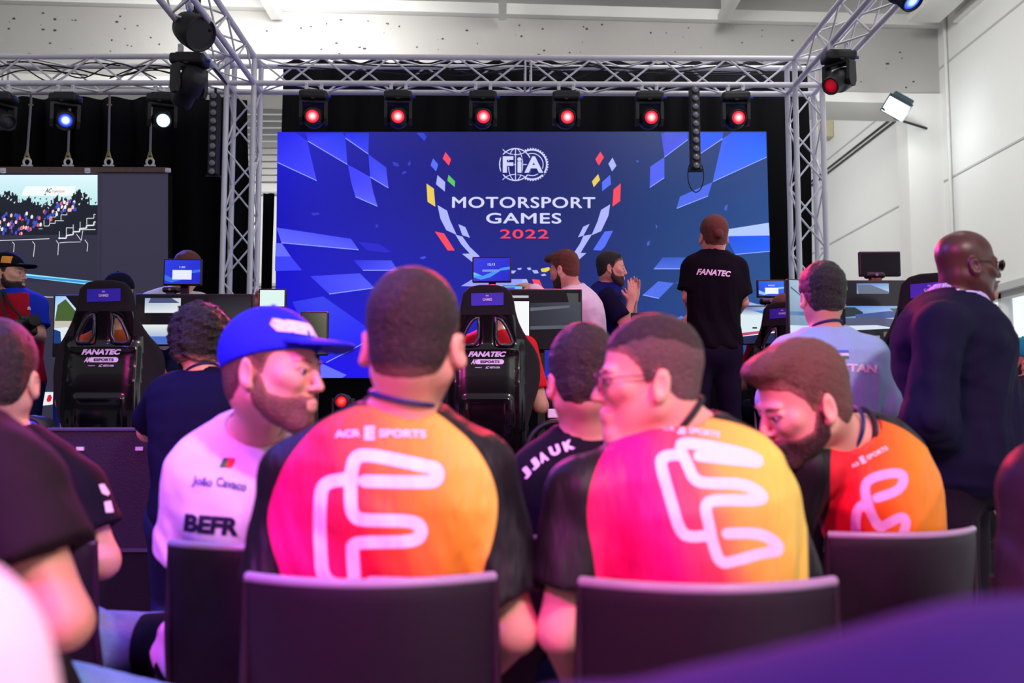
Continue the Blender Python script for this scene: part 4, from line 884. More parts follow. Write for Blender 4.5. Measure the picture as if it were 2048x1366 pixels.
HL_BACK = [(-.14, -.078), (-.05, -.07), (-.035, -.04), (-.02, -.005), (.0, .01), (.016, .005), (.03, .04), (.06, .062), (.12, .075)]
def mk_hair(H, parent, org, material, t=(.004, .006, .012), hl=HL_SHORT, amp=.0025, freq=160, h=.0045, extra=(), name='hair', shift=0, taper=None, fade=.03):
    taper = min(t[0], t[1]) * .9 if taper is None else taper
    P = [H.E((0, -.014, .036), (.0765 + t[0], .0975 + t[1], .088 + t[2]), k=.01), H.E((0, -.02, .055), (.0725 + t[0], .0885 + t[1], .0685 + t[2]), k=.02), H.E((0, -.035, -.03), (.0625 + t[0] * .8, .061 + t[1] * .8, .062), k=.03), H.E((0, .03, -.03), (.060 + t[0], .058, .078), k=.03)]
    for e in extra: P.append(H.E(*e[:2], k=e[2] if len(e) > 2 else .02))
    hy = np.array(hl)
    def post(F, X, Y, Z_):
        x, y, z = H.loc(X, Y, Z_); zl = np.interp(y, hy[:, 0], hy[:, 1]) + shift; F = F + amp * noise(X, Y, Z_, freq, 3) + amp * .6 * noise(X, Y, Z_, freq * 2.7, 4) + taper * np.clip(1 - (z - zl) / .035, 0, 1)
        g = (zl - z) * H.k; k = .004; hh = np.maximum(k - np.abs(F - g), 0) / k; return np.maximum(F, g) + hh * hh * k * .25
    def fa(X, Y, Z_):
        x, y, z = H.loc(X, Y, Z_); return np.clip((z - np.interp(y, hy[:, 0], hy[:, 1]) - shift) / max(fade, 1e-3), 0, 1)
    return solid(name, P, material, parent, org, h=h, post=post, attrs=dict(hair_cover=fa))
def mk_beard(H, parent, org, material, t=.003, h=.004, low=0., fat=1., dens=1.):
    P = [H.E((0, .03, -.03), (.060 * fat + t, .058 + t, .078 + t), k=.03), H.E((0, .079, -.101), (.022 + t, .019 + t, .018 + t), k=.018), H.E((0, .084, -.064), (.026 + t, .016 + t, .022 + t), k=.015)]
    for s in (-1, 1): P += [H.C((s * .052, .0, -.05), (s * .012, .066, -.1), .024 * fat + t, .018 + t, k=.025), H.E((s * .062, .006, -.03), (.012 + t, .012, .035), k=.015)]
    P.append(H.E((0, .1, -.0645), (.02, .02, .0085), k=.003, op='s'))
    def post(F, X, Y, Z_):
        x, y, z = H.loc(X, Y, Z_); zl = np.interp(y, [-.02, .005, .03, .06, .08, .095, .12], [-.05, .0, -.045, -.052, -.045, -.046, -.046]) + low
        F = F + .0008 * noise(X, Y, Z_, 300, 5); return np.maximum(np.maximum(F, (z - zl) * H.k), (-.003 - y) * H.k)
    def fa(X, Y, Z_):
        x, y, z = H.loc(X, Y, Z_); zl = np.interp(y, [-.02, .005, .03, .06, .08, .095, .12], [-.05, .0, -.045, -.052, -.045, -.046, -.046]) + low
        return dens * np.clip((zl - z) / .02 + .25, 0, 1)
    return solid('beard', P, material, parent, org, h=h, post=post, attrs=dict(hair_cover=fa))
def mk_cap(H, parent, org, material, brimmat, crown=(.0, 0), tilt=0., h=.005, h0=.028):
    P = [H.E((0, -.014, .040), (.086, .108, .098), k=.01)]
    def post(F, X, Y, Z_):
        x, y, z = H.loc(X, Y, Z_); return np.maximum(F, (h0 + .12 * np.maximum(y, -.2) * 0 - .06 * np.minimum(y, 0) * -1 + tilt * y - z) * H.k)
    o, pq = solid('cap', P, material, parent, org, h=h, post=post)
    def postb(F, X, Y, Z_):
        x, y, z = H.loc(X, Y, Z_); sh = z - (h0 + .018 + tilt * .1 - 2.8 * x * x - .10 * np.maximum(y - .08, 0))
        d2 = (np.sqrt((x / .074) ** 2 + ((y - .085) / .088) ** 2) - 1) * .07; return np.maximum(np.maximum(d2, np.abs(sh) - .0045), .05 - y) * H.k
    P = [H.E((0, .1, .03), (.1, .1, .06))]
    ob, _ = solid('brim', P, brimmat, o, org, h=h * .8, post=postb)
    MB(org).lathe([(.007, 0), (.005, .005), (.0001, .006)], H.p(0, -.014, .137), Matrix(H.R.tolist()), 10).build('button', material, o)
    return o, pq
def mk_eyes(H, parent, org):
    m = MATS.get('eye') or colmat_surface()
    for s in (-1, 1):
        b = MB(org); c = H.p(s * .031, .0785, .001); nth, nph = 10, 16
        def pt(i, j): a = math.pi * i / nth; f = 2 * math.pi * j / nph; v = np.array([math.sin(a) * math.cos(f), math.cos(a), math.sin(a) * math.sin(f)]); return Vector(c + H.R @ v * .0115 * H.k)
        for i in range(nth):
            col = (20, 14, 12) if i < 1 else (74, 48, 34) if i < 2 else (176, 160, 158)
            for j in range(nph): q = [pt(i, j), pt(i + 1, j), pt(i + 1, j + 1), pt(i, j + 1)]; b.add(q if i else q[:3], [tuple(range(len(q if i else q[:3])))], True, col=col)
        b.build('eye', m, parent)
def colmat_surface():
    m = bpy.data.materials.new('eye'); m.use_nodes = True; nt = m.node_tree; b = nt.nodes['Principled BSDF']; a = nt.nodes.new('ShaderNodeAttribute'); a.attribute_name = 'Col'
    nt.links.new(a.outputs['Color'], b.inputs['Base Color']); b.inputs['Roughness'].default_value = .15; MATS['eye'] = m; return m
def mk_brows(H, parent, org, material):
    for s in (-1, 1): solid('eyebrow', [H.C((s * .014, .092, .022), (s * .034, .088, .027), .0035, .004, k=.004), H.C((s * .034, .088, .027), (s * .052, .076, .020), .004, .002, k=.004)], material, parent, org, h=.003 * H.k)
def mk_glasses(H, parent, org, material, lensm_, dy=0., dz=0., back=True):
    b = MB(org); 
    for s in (-1, 1):
        pts = [H.p(s * (.033 + .025 * math.copysign(abs(math.cos(a)) ** .7, math.cos(a))), .104 + dy - .25 * abs(.025 * math.cos(a)) * (1 if math.cos(a) > 0 else 0), .004 + dz + .018 * math.copysign(abs(math.sin(a)) ** .7, math.sin(a))) for a in np.linspace(0, 2 * math.pi, 22, endpoint=False)]
        b.tube(pts, .0016 * H.k, 6, closed=True)
        b.tube([H.p(s * .058, .097 + dy, .008 + dz), H.p(s * .074, .06 + dy, .010 + dz), H.p(s * .081, .0 + dy, .010 + dz), H.p(s * .079, -.02 + dy, -.004 + dz)], .0018 * H.k, 6)
    b.tube([H.p(-.01, .106 + dy, .008 + dz), H.p(.01, .106 + dy, .008 + dz)], .0018 * H.k, 6); g = b.build('glasses', material, parent)
    for s in (-1, 1):
        b = MB(org); pts = [H.p(s * (.033 + .023 * math.cos(a)), .1035 + dy, .004 + dz + .0165 * math.sin(a)) for a in np.linspace(0, 2 * math.pi, 18, endpoint=False)]
        b.prism(pts, Vector(H.R @ np.array([0, .0012, 0]))); b.build('glasses_lens', lensm_, g)
def ring_band(N, ax, fw, r, rad, material, parent, org, name, dz=.02, tiltf=.03, back=1.):
    ax = V3(ax); ax /= np.linalg.norm(ax); fw = V3(fw); fw = fw - ax * (fw @ ax); fw /= np.linalg.norm(fw); sd = np.cross(fw, ax); pts = []
    for a in np.linspace(0, 2 * math.pi, 30, endpoint=False): pts.append(V3(N) + ax * (dz - tiltf * math.cos(a)) + fw * r * math.cos(a) * back + sd * r * math.sin(a))
    return MB(org).tube(pts, rad, 8, closed=True).build(name, material, parent)
SK = {'fair': mat('fair_skin', (226, 168, 146), .5, var=.05, scale=40, bump=.05, bscale=300, spec=.4), 'tan': mat('tan_skin', (205, 148, 122), .5, var=.05, scale=40, bump=.05, bscale=300, spec=.4), 'dark': mat('dark_skin', (70, 38, 33), .38, var=.06, scale=40, bump=.05, bscale=300, spec=.5)}
def hairmat(name, rgb, skin=(170, 118, 100), rough=.6):
    m = mat(name, rgb, rough, var=.35, scale=150, bump=.8, bscale=230); nt = m.node_tree; b = nt.nodes['Principled BSDF']; mx = [n for n in nt.nodes if n.type == 'MIX'][0]
    a = nt.nodes.new('ShaderNodeAttribute'); a.attribute_name = 'hair_cover'; m2 = nt.nodes.new('ShaderNodeMix'); m2.data_type = 'RGBA'; m2.inputs[6].default_value = (*lin(skin), 1)
    nz = nt.nodes.new('ShaderNodeTexNoise'); nz.inputs['Scale'].default_value = 120; ml = nt.nodes.new('ShaderNodeMath'); ml.operation = 'MULTIPLY'; ml.inputs[1].default_value = .45; ad = nt.nodes.new('ShaderNodeMath'); ad.operation = 'ADD'; ad.use_clamp = True; sb = nt.nodes.new('ShaderNodeMath'); sb.operation = 'SUBTRACT'; sb.inputs[1].default_value = .5
    tc = [n for n in nt.nodes if n.type == 'TEX_COORD'][0]; nt.links.new(tc.outputs['Object'], nz.inputs['Vector']); nt.links.new(nz.outputs[0], sb.inputs[0]); nt.links.new(sb.outputs[0], ml.inputs[0]); nt.links.new(ml.outputs[0], ad.inputs[0]); nt.links.new(a.outputs['Fac'], ad.inputs[1])
    nt.links.new(ad.outputs[0], m2.inputs[0]); nt.links.new(mx.outputs[2], m2.inputs[7]); nt.links.new(m2.outputs[2], b.inputs['Base Color']); return m
hair_d = hairmat('dark_brown_hair', (36, 23, 23)); hair_b = hairmat('brown_hair', (96, 64, 50))
hair_k = hairmat('black_hair', (14, 12, 16), rough=.5); hair_r = hairmat('reddish_hair', (104, 48, 34)); stub = hairmat('grey_shaved_hair', (92, 72, 68))
beard_b = hairmat('brown_stubble', (104, 72, 60)); beard_d = hairmat('dark_stubble', (58, 38, 34))
def cloth(name, rgb, rough=.8, bump=.15, bscale=25, sheen=.0, **k):
    k.setdefault('spec', .12); return mat(name, rgb, rough, bump=bump, bscale=bscale, **k)
def wr(amp, f=28, seed=1):
    return lambda F, X, Y, Z_: F + amp * noise(X, Y * 1.0, Z_ * .55, f, seed)
def person(label, c, head, N, SL, SR, PV, EL, WL, ER, WR, legs='sit', skin='fair', top=None, pants=None, face=False, hand=(None, None), hr=.012, hf=.0048, bw=1., bd=1., slouch=0., belly=0., fullhands=False,
           sleeve='short', sl_fr=.75, off=.012, folds=.004, collar=None, topname='shirt', shoes=True, org=None, ear=1., nose=1., fat=1., topattrs=None, lean=0., floor=0., th=.010, legdir=None, hem=None, neckr=.056, topfn=None, sub='shirt'):
    N, SL, SR, PV, EL, WL, ER, WR = [V3(q) for q in (N, SL, SR, PV, EL, WL, ER, WR)]
    org = Vector((PV[0], PV[1], floor)) if org is None else org; t = empty('person', org, label, 'person')
    lat = SR - SL; lat /= np.linalg.norm(lat); up = N - PV; up /= np.linalg.norm(up); fw = np.cross(up, lat); fw /= np.linalg.norm(fw); H = head
    fh = fw.copy() if legdir is None else V3(legdir); fh[2] = 0; fh /= np.linalg.norm(fh); lh = np.cross(fh, [0, 0, 1.])
    G = []
    for s in (-1, 1):
        hip = PV + lh * s * .09
        if legs == 'sit': kn = hip + fh * .43 + lh * s * .05; kn[2] = floor + .5; an = kn + fh * .03; an[2] = floor + .08
        elif legs == 'crouch': kn = hip + fh * .3 + lh * s * .05; kn[2] = (hip[2] + floor) / 2 + .05; an = hip - fh * .05 + lh * s * .04; an[2] = floor + .08
        else: an = hip + lh * s * .03; an[2] = floor + .09; kn = (hip + an) / 2 + fh * .02
        G.append((hip, kn, an, an + fh * .16 - np.array([0, 0, .05])))
    B = [loft(PV, N, lat, PROF, -.014, slouch, bw=bw, bd=bd, belly=belly, lean=lean), cone(N - up * .03, H.p(0, -.022, -.045), neckr + .004, neckr - .003, .03)] + head_prims(H, face, ear, nose, fat)
    for Sx, Ex, Wx in ((SL, EL, WL), (SR, ER, WR)): B += [cone(N - up * .01, Sx, .042, .046, .04), cone(Sx, Ex, .05, .041, .03), cone(Ex, Wx, .042, .026, .02)]
    hb = []
    for (Ex, Wx), hp, sg in (((EL, WL), hand[0], -1), ((ER, WR), hand[1], 1)):
        d = Wx - Ex; d /= np.linalg.norm(d); kw = dict(d=d, n=(-sg * lat * .6 + np.array([0, 0, -.5])), thumb=1, curl=.45)
        if hp: kw.update(hp)
        # choose the side of the thumb: towards the body's middle
        n_ = V3(kw['n']); n_ = n_ - V3(kw['d']) * (n_ @ V3(kw['d'])); sdv = np.cross(n_, V3(kw['d'])); want = V3(kw.pop('thumbdir')) if 'thumbdir' in kw else -sg * lat + fw
        kw['thumb'] = 1 if sdv @ want > 0 else -1
        B += hand_prims(Wx, **kw); hb.append((Wx - .16, Wx + .2))
    for hip, kn, an, toe in G: B += [cone(hip, kn, .08, .055, .03), cone(kn, an, .056, .038, .02)] + ([] if shoes else [])
    fine = [(H.c - .17 * H.k, H.c + .17 * H.k)]
    if fullhands: fine += [(V3(Wp) - .02 - .13, V3(Wp) + .15) for Wp in fullhands]
    solid('body', B, SK[skin] if isinstance(skin, str) else skin, t, org, h=hr, fine=fine, hf=hf)
    # clothes
    T = [loft(PV, N, lat, PROF, off, slouch, bw=bw, bd=bd, belly=belly, lean=lean)]; 
    for Sx, Ex, Wx in ((SL, EL, WL), (SR, ER, WR)):
        a = Ex - Sx
        T += [cone(N - up * .02, Sx, .042 + off, .050 + off, .05)]
        if sleeve == 'short': T += [cone(Sx, Sx + a * sl_fr, .056 + off, .056 + off * 1.7, .03, cut=1)]
        elif sleeve == 'long': T += [cone(Sx, Ex, .056 + off, .046 + off, .03), cone(Ex, Wx, .046 + off, .032 + off, .02, cut=1)]
        elif sleeve == 'none': pass
    T.append(cone(N - up * .0 + fw * 0, H.p(0, -.02, -.04), neckr + .010, neckr + .014, .006, op='s'))
    if sleeve == 'short':
        for Sx, Ex in ((SL, EL), (SR, ER)): a = Ex - Sx; L_ = np.linalg.norm(a); T.append(cone(Sx + a * (sl_fr - .04 / L_), Sx + a * (sl_fr + .1), .05, .052, .004, op='s'))
    def post(F, X, Y, Z_):
        F = F + folds * noise(X, Y, Z_ * .5, 26, int(abs(PV[0]) * 100)) + folds * .35 * noise(X, Y, Z_ * .8, 60, 9)
        u_ = (X * lat[0] + Y * lat[1]) + .38 * Z_; mk = np.clip((N[2] - .12 - Z_) / .22, 0, 1)
        F = F + folds * 1.35 * mk * np.sin(u_ * 44 + 2.2 * np.sin(Z_ * 8 + PV[0] * 9) + 1.4 * np.sin((X - Y) * 14)) ** 3
        if hem is not None: F = np.maximum(F, hem - Z_)
        if topfn: F = topfn(F, X, Y, Z_)
        return F
    to, pq = solid(topname, T, top, t, org, h=th, post=post, attrs=topattrs)
    if pants is not None:
        Q = [ell(PV - up * .03, (.17 * bw + .006, .13 * bd, .15), np.stack([lat, fw, up], 1), .03)]
        for hip, kn, an, toe in G: Q += [cone(hip, kn, .098, .072, .04), cone(kn, an, .07, .056, .02, cut=1)]
        solid('trousers', Q, pants, t, org, h=.013, post=wr(.003, 40, 2))
        for hip, kn, an, toe in G: solid('shoe', [cone(an - np.array([0, 0, .045]), toe, .042, .036, .02)], mat('dark_shoe', (22, 20, 24), .5), t, org, h=.012)
    return dict(o=t, org=org, H=H, N=N, up=up, fw=fw, lat=lat, top=to, pq=pq, PV=PV)

# ---- jersey print: gradient panel on the back, black sleeves, thick white line emblem
CI = np.array(CM.inverted())
def proj(X, Y, Z_):
    d = np.stack([X - CAMP[0], Y - CAMP[1], Z_ - CAMP[2]]); v = np.tensordot(CI, d, 1); return 1024 + v[0] / -v[2] * FPX, 683 - v[1] / -v[2] * FPX
def jersey_mat(name, stops, black=(14, 9, 16), logo=(240, 226, 246)):
    m = bpy.data.materials.new(name); m.use_nodes = True; nt = m.node_tree; b = nt.nodes['Principled BSDF']; L = nt.links
    def at_(n): a = nt.nodes.new('ShaderNodeAttribute'); a.attribute_name = n; return a.outputs['Fac']
    rp = nt.nodes.new('ShaderNodeValToRGB'); el = rp.color_ramp.elements
    while len(el) < len(stops): el.new(.5)
    for e, (p, c) in zip(el, stops): e.position = p; e.color = (*lin(c), 1)
    L.new(at_('shade_position'), rp.inputs[0]); prev = rp.outputs[0]
    for an, c in (('logo', logo), ('panel', black)):
        mr = nt.nodes.new('ShaderNodeMapRange'); mx = nt.nodes.new('ShaderNodeMix'); mx.data_type = 'RGBA'; L.new(at_(an), mr.inputs[0])
        mr.inputs[1].default_value = -1 if an == 'panel' else 1; mr.inputs[2].default_value = 1 if an == 'panel' else -1
        L.new(mr.outputs[0], mx.inputs[0]); L.new(prev, mx.inputs[6]); mx.inputs[7].default_value = (*lin(c), 1); prev = mx.outputs[2]
    L.new(prev, b.inputs['Base Color']); b.inputs['Roughness'].default_value = .55; b.inputs['Specular IOR Level'].default_value = .35
    tc = nt.nodes.new('ShaderNodeTexCoord'); w = nt.nodes.new('ShaderNodeTexNoise'); w.inputs['Scale'].default_value = 14; mp = nt.nodes.new('ShaderNodeMapping'); mp.inputs['Scale'].default_value = (2.2, 1, .5); mp.inputs['Rotation'].default_value = (0, .35, 0)
    L.new(tc.outputs['Object'], mp.inputs[0]); L.new(mp.outputs[0], w.inputs['Vector']); bp = nt.nodes.new('ShaderNodeBump'); bp.inputs['Strength'].default_value = .55; bp.inputs['Distance'].default_value = .02; L.new(w.outputs[0], bp.inputs['Height']); L.new(bp.outputs[0], b.inputs['Normal'])
    return m
def jersey_attrs(ybk, panel, lines, width, grad):
    """print traced flat on the back of the cloth (front half stays plain)"""
    def lg(x, y, z):
        px, py = proj(x, np.where(y < ybk, y, ybk), z); d = np.min([line_sd(px, py, l) for l in lines], 0) - width; return np.where(y < ybk, d, 30)
    def pn(x, y, z): px, py = proj(x, y, z); return np.where(y < ybk, poly_sd(px, py, panel), 5)
    def gr(x, y, z): px, py = proj(x, y, z); return np.clip((px - grad[0]) / (grad[1] - grad[0]) + (py - grad[2]) * grad[3], 0, 1)
    return dict(logo=lg, panel=pn, shade_position=gr)
zA = Z((450, 700)); zB = Z((450, 966)); zC = Z((950, 700)); zD = Z((1000, 966)); zE = Z((1448, 700))
def PL(*qs): return smooth_line([z_(p_) for z_, p_ in qs], it=3)
J1 = [PL((zA, (955, 895)), (zA, (1380, 905)), (zA, (1450, 890)), (zA, (1455, 810)), (zA, (1380, 795)), (zA, (960, 705)), (zA, (870, 740)), (zA, (855, 960)), (zA, (865, 1150)), (zA, (1000, 1165)), (zA, (1300, 1165)), (zA, (1350, 1230)), (zA, (1310, 1310)), (zA, (1000, 1312)), (zA, (870, 1320)), (zB, (870, 470)), (zB, (890, 740))),
      PL((zA, (845, 880)), (zA, (680, 900)), (zA, (645, 1000)), (zA, (648, 1350)), (zB, (670, 690)), (zB, (900, 700))), PL((zB, (1000, 680)), (zB, (1400, 690)))]
def zD5(p): return zD(p)
J2 = [PL((zC, (1530, 722)), (zC, (1880, 758)), (zC, (1950, 765)), (zC, (1850, 705)), (zC, (1440, 625)), (zC, (1390, 655)), (zC, (1450, 780)), (zC, (1500, 900)), (zC, (1620, 910)), (zC, (1850, 912)), (zC, (1975, 1000)), (zC, (1940, 1030)), (zC, (1620, 1020)), (zC, (1565, 1060)), (zC, (1600, 1200)), (zD, (1450, 400)), (zD, (1500, 555)), (zD, (1600, 535)), (zD, (1780, 480)), (zD, (1920, 465)), (zD, (1870, 390)), (zD, (1760, 340)), (zD, (1550, 345))),
      PL((zC, (1400, 712)), (zC, (1270, 725)), (zC, (1270, 800)), (zC, (1330, 1000)), (zC, (1400, 1250)), (zC, (1480, 1280)), (zC, (1610, 1262)))]
J3 = [PL((zE, (1045, 1010)), (zE, (1210, 955)), (zE, (1235, 850)), (zE, (1150, 835)), (zE, (980, 880)), (zE, (955, 960)), (zE, (1000, 1110)), (zE, (1060, 1220)), (zE, (1110, 1190)), (zE, (1220, 1130)), (zE, (1250, 1180)), (zE, (1210, 1290))), PL((zE, (975, 1040)), (zE, (910, 1080)), (zE, (895, 1180)), (zE, (905, 1300)))]
def neckax(P): return P['H'].p(0, -.022, -.045) - P['N']
laceb = mat('navy_lanyard', (24, 26, 92), .5); jean = cloth('blue_denim', (120, 150, 205), .8, var=.35, scale=18, bump=.3, bscale=120); jeand = cloth('dark_denim', (30, 36, 80), .8, var=.2)
blk = cloth('black_trousers', (16, 14, 20), .85)
# 1 short dark hair, orange jersey, nearest in the middle
d = 1.90; H = Head(at(827, 688, d - .03), yaw=-8, pitch=-4, roll=2, k=1.04)
sdm = jersey_mat('pink_orange_jersey', [(0, (232, 6, 110)), (.28, (226, 20, 60)), (.5, (226, 104, 44)), (.74, (232, 156, 40)), (1, (240, 206, 90))])
pan1 = smooth_line([(715, 812), (640, 840), (575, 915), (545, 985), (533, 1040), (545, 1100), (565, 1150), (572, 1250), (960, 1250), (963, 1140), (985, 1090), (998, 1010), (985, 950), (950, 890), (900, 845), (852, 812)], it=2)
P1 = person('short-haired person in orange and pink jersey with black sleeves, seated squarely facing the stage', 1, H, at(797, 832, d), at(596, 955, d), at(952, 948, d + .03), at(775, 1372, 1.97), at(545, 1235, d - .02), at(560, 1400, 2.2), at(1030, 1262, d - .0), at(930, 1385, 2.2), top=sdm, pants=blk, bw=1.06, slouch=.035, sl_fr=.8, folds=.0055, th=.0062, off=.014, topname='jersey', ear=1.6, hr=.01, hf=.0042,
            topattrs=jersey_attrs(1.98, pan1, J1, 12.5, (560, 1000, 980, -.0009)))
mk_hair(H, P1['o'], P1['org'], hair_d, (.004, .006, .010), HL_SHORT, .0012, 260, .0042, fade=.045)
ring_band(P1['N'], neckax(P1), P1['fw'], .066, .0075, mat('black_collar', (12, 9, 14), .7), P1['o'], P1['org'], 'collar', .012, .012); ring_band(P1['N'], neckax(P1), P1['fw'], .060, .0055, laceb, P1['o'], P1['org'], 'lanyard', .04, .03)
sv = bvh(P1['pq']); pw_ = mat('white_jersey_print', (240, 226, 246), .5)
def shirt_text(P, s, x0, y0, x1, y1, h, dd, m, rot=0., bold=.03, N=None, sv=None, **k):
    a, b = at(x0, y0, dd), at(x1, y1, dd); U = (b - a); w = U.length; U.normalize(); n = Vector(N) if N else Vector((0, 1, 0)); Vv = n.cross(U) * -1
    if Vv.z < 0: Vv = -Vv
    return text(s, (a + b) / 2 - n * .0, U, Vv, w, h / pxm(dd), m, P['o'], name='jersey_lettering', bold=bold, org=P['org'], surf=sv, N=n, lift=.003, **k)
N1 = at(770, 868, 1.9) - CAMP
shirt_text(P1, 'ACR', 672, 868, 722, 866, 14, 1.85, pw_, sv=sv, N=N1); shirt_text(P1, 'E', 730, 866, 750, 866, 26, 1.85, pw_, sv=sv, N=N1, bold=.06); shirt_text(P1, 'SPORTS', 758, 866, 850, 868, 15, 1.85, pw_, sv=sv, N=N1)
# 2 glasses, pink and yellow jersey, face turned sideways
d = 1.92; H = Head(at(1296, 764, 1.95), yaw=90, pitch=-3, roll=0, k=.97)
sdm2 = jersey_mat('pink_yellow_jersey', [(0, (226, 0, 96)), (.3, (232, 8, 126)), (.5, (220, 70, 96)), (.66, (234, 176, 76)), (1, (242, 228, 92))])
pan2 = smooth_line([(1290, 832), (1215, 885), (1180, 965), (1172, 1040), (1190, 1120), (1200, 1260), (1618, 1260), (1616, 1100), (1612, 985), (1578, 900), (1495, 850), (1400, 832)], it=2)
P2 = person('person with shaved sides and glasses in pink and yellow jersey, seated, face turned sideways', 1, H, at(1368, 856, 1.97), at(1168, 988, d - .02), at(1520, 1002, 2.02), at(1432, 1375, 2.0), at(1122, 1262, d - .04), at(1165, 1400, 2.15), at(1590, 1240, 2.05), at(1500, 1385, 2.25), top=sdm2, pants=blk, face=True, bw=1.03, slouch=.04, sl_fr=.68, folds=.003, th=.0062, off=.013, topname='jersey', hr=.01, hf=.004, nose=1.05,
            topattrs=jersey_attrs(2.06, pan2, J2, 11, (1170, 1620, 1000, -.0007)), lean=-.01)
mk_hair(H, P2['o'], P2['org'], stub, (.0015, .002, .003), HL_SHORT, .0004, 300, .0042); 
mk_hair(H, P2['o'], P2['org'], hair_d, (.001, .0035, .011), [(-.14, .05), (-.08, .055), (-.02, .075), (.03, .075), (.06, .066), (.12, .074)], .0012, 220, .0042, name='hair_top', fade=.006)
mk_eyes(H, P2['o'], P2['org']); mk_brows(H, P2['o'], P2['org'], hair_d); gl = mat('clear_lens', (225, 215, 235), .05); gl.node_tree.nodes['Principled BSDF'].inputs['Transmission Weight'].default_value = 1; gl.node_tree.nodes['Principled BSDF'].inputs['IOR'].default_value = 1.05
mk_glasses(H, P2['o'], P2['org'], mat('dark_frame', (40, 20, 50), .3), gl); ring_band(P2['N'], neckax(P2), P2['fw'], .065, .007, MATS['black_collar'], P2['o'], P2['org'], 'collar', .014, .02)
sv = bvh(P2['pq']); N2 = at(1370, 860, 1.9) - CAMP
shirt_text(P2, 'ACR', 1308, 852, 1350, 856, 11, 1.88, pw_, sv=sv, N=N2); shirt_text(P2, 'E', 1355, 857, 1372, 859, 19, 1.88, pw_, sv=sv, N=N2, bold=.06); shirt_text(P2, 'SPORTS', 1378, 860, 1440, 870, 12, 1.88, pw_, sv=sv, N=N2)
# 3 bearded, leaning over, second row
H = Head(at(1606, 808, 2.4), yaw=99, pitch=-22, roll=-4, k=1.12)
sdm3 = jersey_mat('red_orange_jersey', [(0, (220, 10, 46)), (.35, (228, 20, 40)), (.6, (232, 86, 22)), (1, (236, 140, 20))], logo=(240, 170, 230))
pan3 = smooth_line([(1664, 866), (1660, 960), (1662, 1010), (1640, 1065), (1600, 1200), (1900, 1200), (1900, 1000), (1880, 920), (1815, 858), (1745, 835)], it=2)
P3 = person('bearded person in red and orange jersey with black sleeves, bending forward in the second row', 1, H, at(1712, 868, 2.52), at(1618, 935, 2.44), at(1790, 902, 2.76), at(1770, 1270, 2.86), at(1545, 1080, 2.5), at(1500, 1160, 2.75), at(1800, 1090, 2.95), at(1700, 1190, 3.1), top=sdm3, pants=blk, face=True, bw=1.0, slouch=.05, sl_fr=.85, folds=.004, th=.007, off=.013, topname='jersey', hr=.011, hf=.0045, nose=1.1, fat=1.06,
            topattrs=jersey_attrs(2.84, pan3, J3, 9.5, (1640, 1850, 1000, -.0004)))
mk_hair(H, P3['o'], P3['org'], hair_b, (.003, .004, .012), HL_SHORT, .002, 160, .0045, extra=[((0, .022, .105), (.062, .085, .034)), ((0, .06, .096), (.048, .034, .026))]); mk_beard(H, P3['o'], P3['org'], beard_d, .002, fat=1.06); mk_eyes(H, P3['o'], P3['org']); mk_brows(H, P3['o'], P3['org'], hair_d)
ring_band(P3['N'], neckax(P3), P3['fw'], .065, .0075, MATS['black_collar'], P3['o'], P3['org'], 'collar', .008, .015); ring_band(P3['N'], neckax(P3), P3['fw'], .061, .0055, laceb, P3['o'], P3['org'], 'lanyard', .04, .035)
sv = bvh(P3['pq']); N3 = at(1740, 920, 2.3) - CAMP
shirt_text(P3, 'ACR', 1700, 934, 1716, 926, 8, 2.2, pw_, sv=sv, N=N3); shirt_text(P3, 'E', 1719, 922, 1729, 917, 16, 2.2, pw_, sv=sv, N=N3, bold=.05); shirt_text(P3, 'SPORTS', 1733, 916, 1779, 892, 10, 2.2, pw_, sv=sv, N=N3)
# 4 blue cap, white shirt
H = Head(at(546, 745, 2.22), yaw=-106, pitch=-3, roll=-4, k=1.08); wsh = cloth('white_sports_shirt', (226, 220, 236), .6, .35, 16)
P4 = person('bearded person in blue cap and white lettered shirt looking over one shoulder', 1, H, at(512, 858, 2.4), at(402, 955, 2.36), at(612, 940, 2.52), at(475, 1290, 2.58), at(378, 1120, 2.44), at(420, 1220, 2.6), at(650, 1100, 2.5), at(560, 1220, 2.7), top=wsh, pants=blk, face=True, bw=1.08, slouch=.03, sl_fr=.9, folds=.006, th=.0075, off=.016, hr=.011, hf=.0044, nose=1.05, skin='fair')
mk_hair(H, P4['o'], P4['org'], hair_b, (.003, .004, .004), HL_SHORT, .0006, 260, .0045); mk_beard(H, P4['o'], P4['org'], beard_b, .0018, dens=.85); mk_eyes(H, P4['o'], P4['org']); mk_brows(H, P4['o'], P4['org'], hair_d)
capb = cloth('blue_cap_cloth', (34, 44, 214), .7, .1, 60); cp, cq = mk_cap(H, P4['o'], P4['org'], capb, capb, tilt=.25)
ring_band(P4['N'], neckax(P4), P4['fw'], .061, .0055, laceb, P4['o'], P4['org'], 'lanyard', .035, .03)
cs = bvh(cq); text('BEFR', H.p(.03, .3, .09), H.R @ V3((-1, 0, 0)), H.R @ V3((0, -.35, 1)), .085, .03, mat('white_print', (0, 0, 0)), cp, 'cap_lettering', bold=.08, org=P4['org'], surf=cs, N=H.R @ V3((0, -1, -.0)))
sv = bvh(P4['pq']); N4 = at(440, 960, 2.2) - CAMP; inkb = mat('blue_ink', (74, 70, 150), .6); inkk = mat('black_ink', (22, 16, 60), .6)
shirt_text(P4, 'João', 380, 962, 424, 968, 24, 2.1, inkb, sv=sv, N=N4); shirt_text(P4, 'Cavaco', 432, 962, 498, 975, 20, 2.1, inkb, sv=sv, N=N4); shirt_text(P4, 'BEFR', 362, 1052, 482, 1062, 38, 2.1, inkk, sv=sv, N=N4, bold=.05)
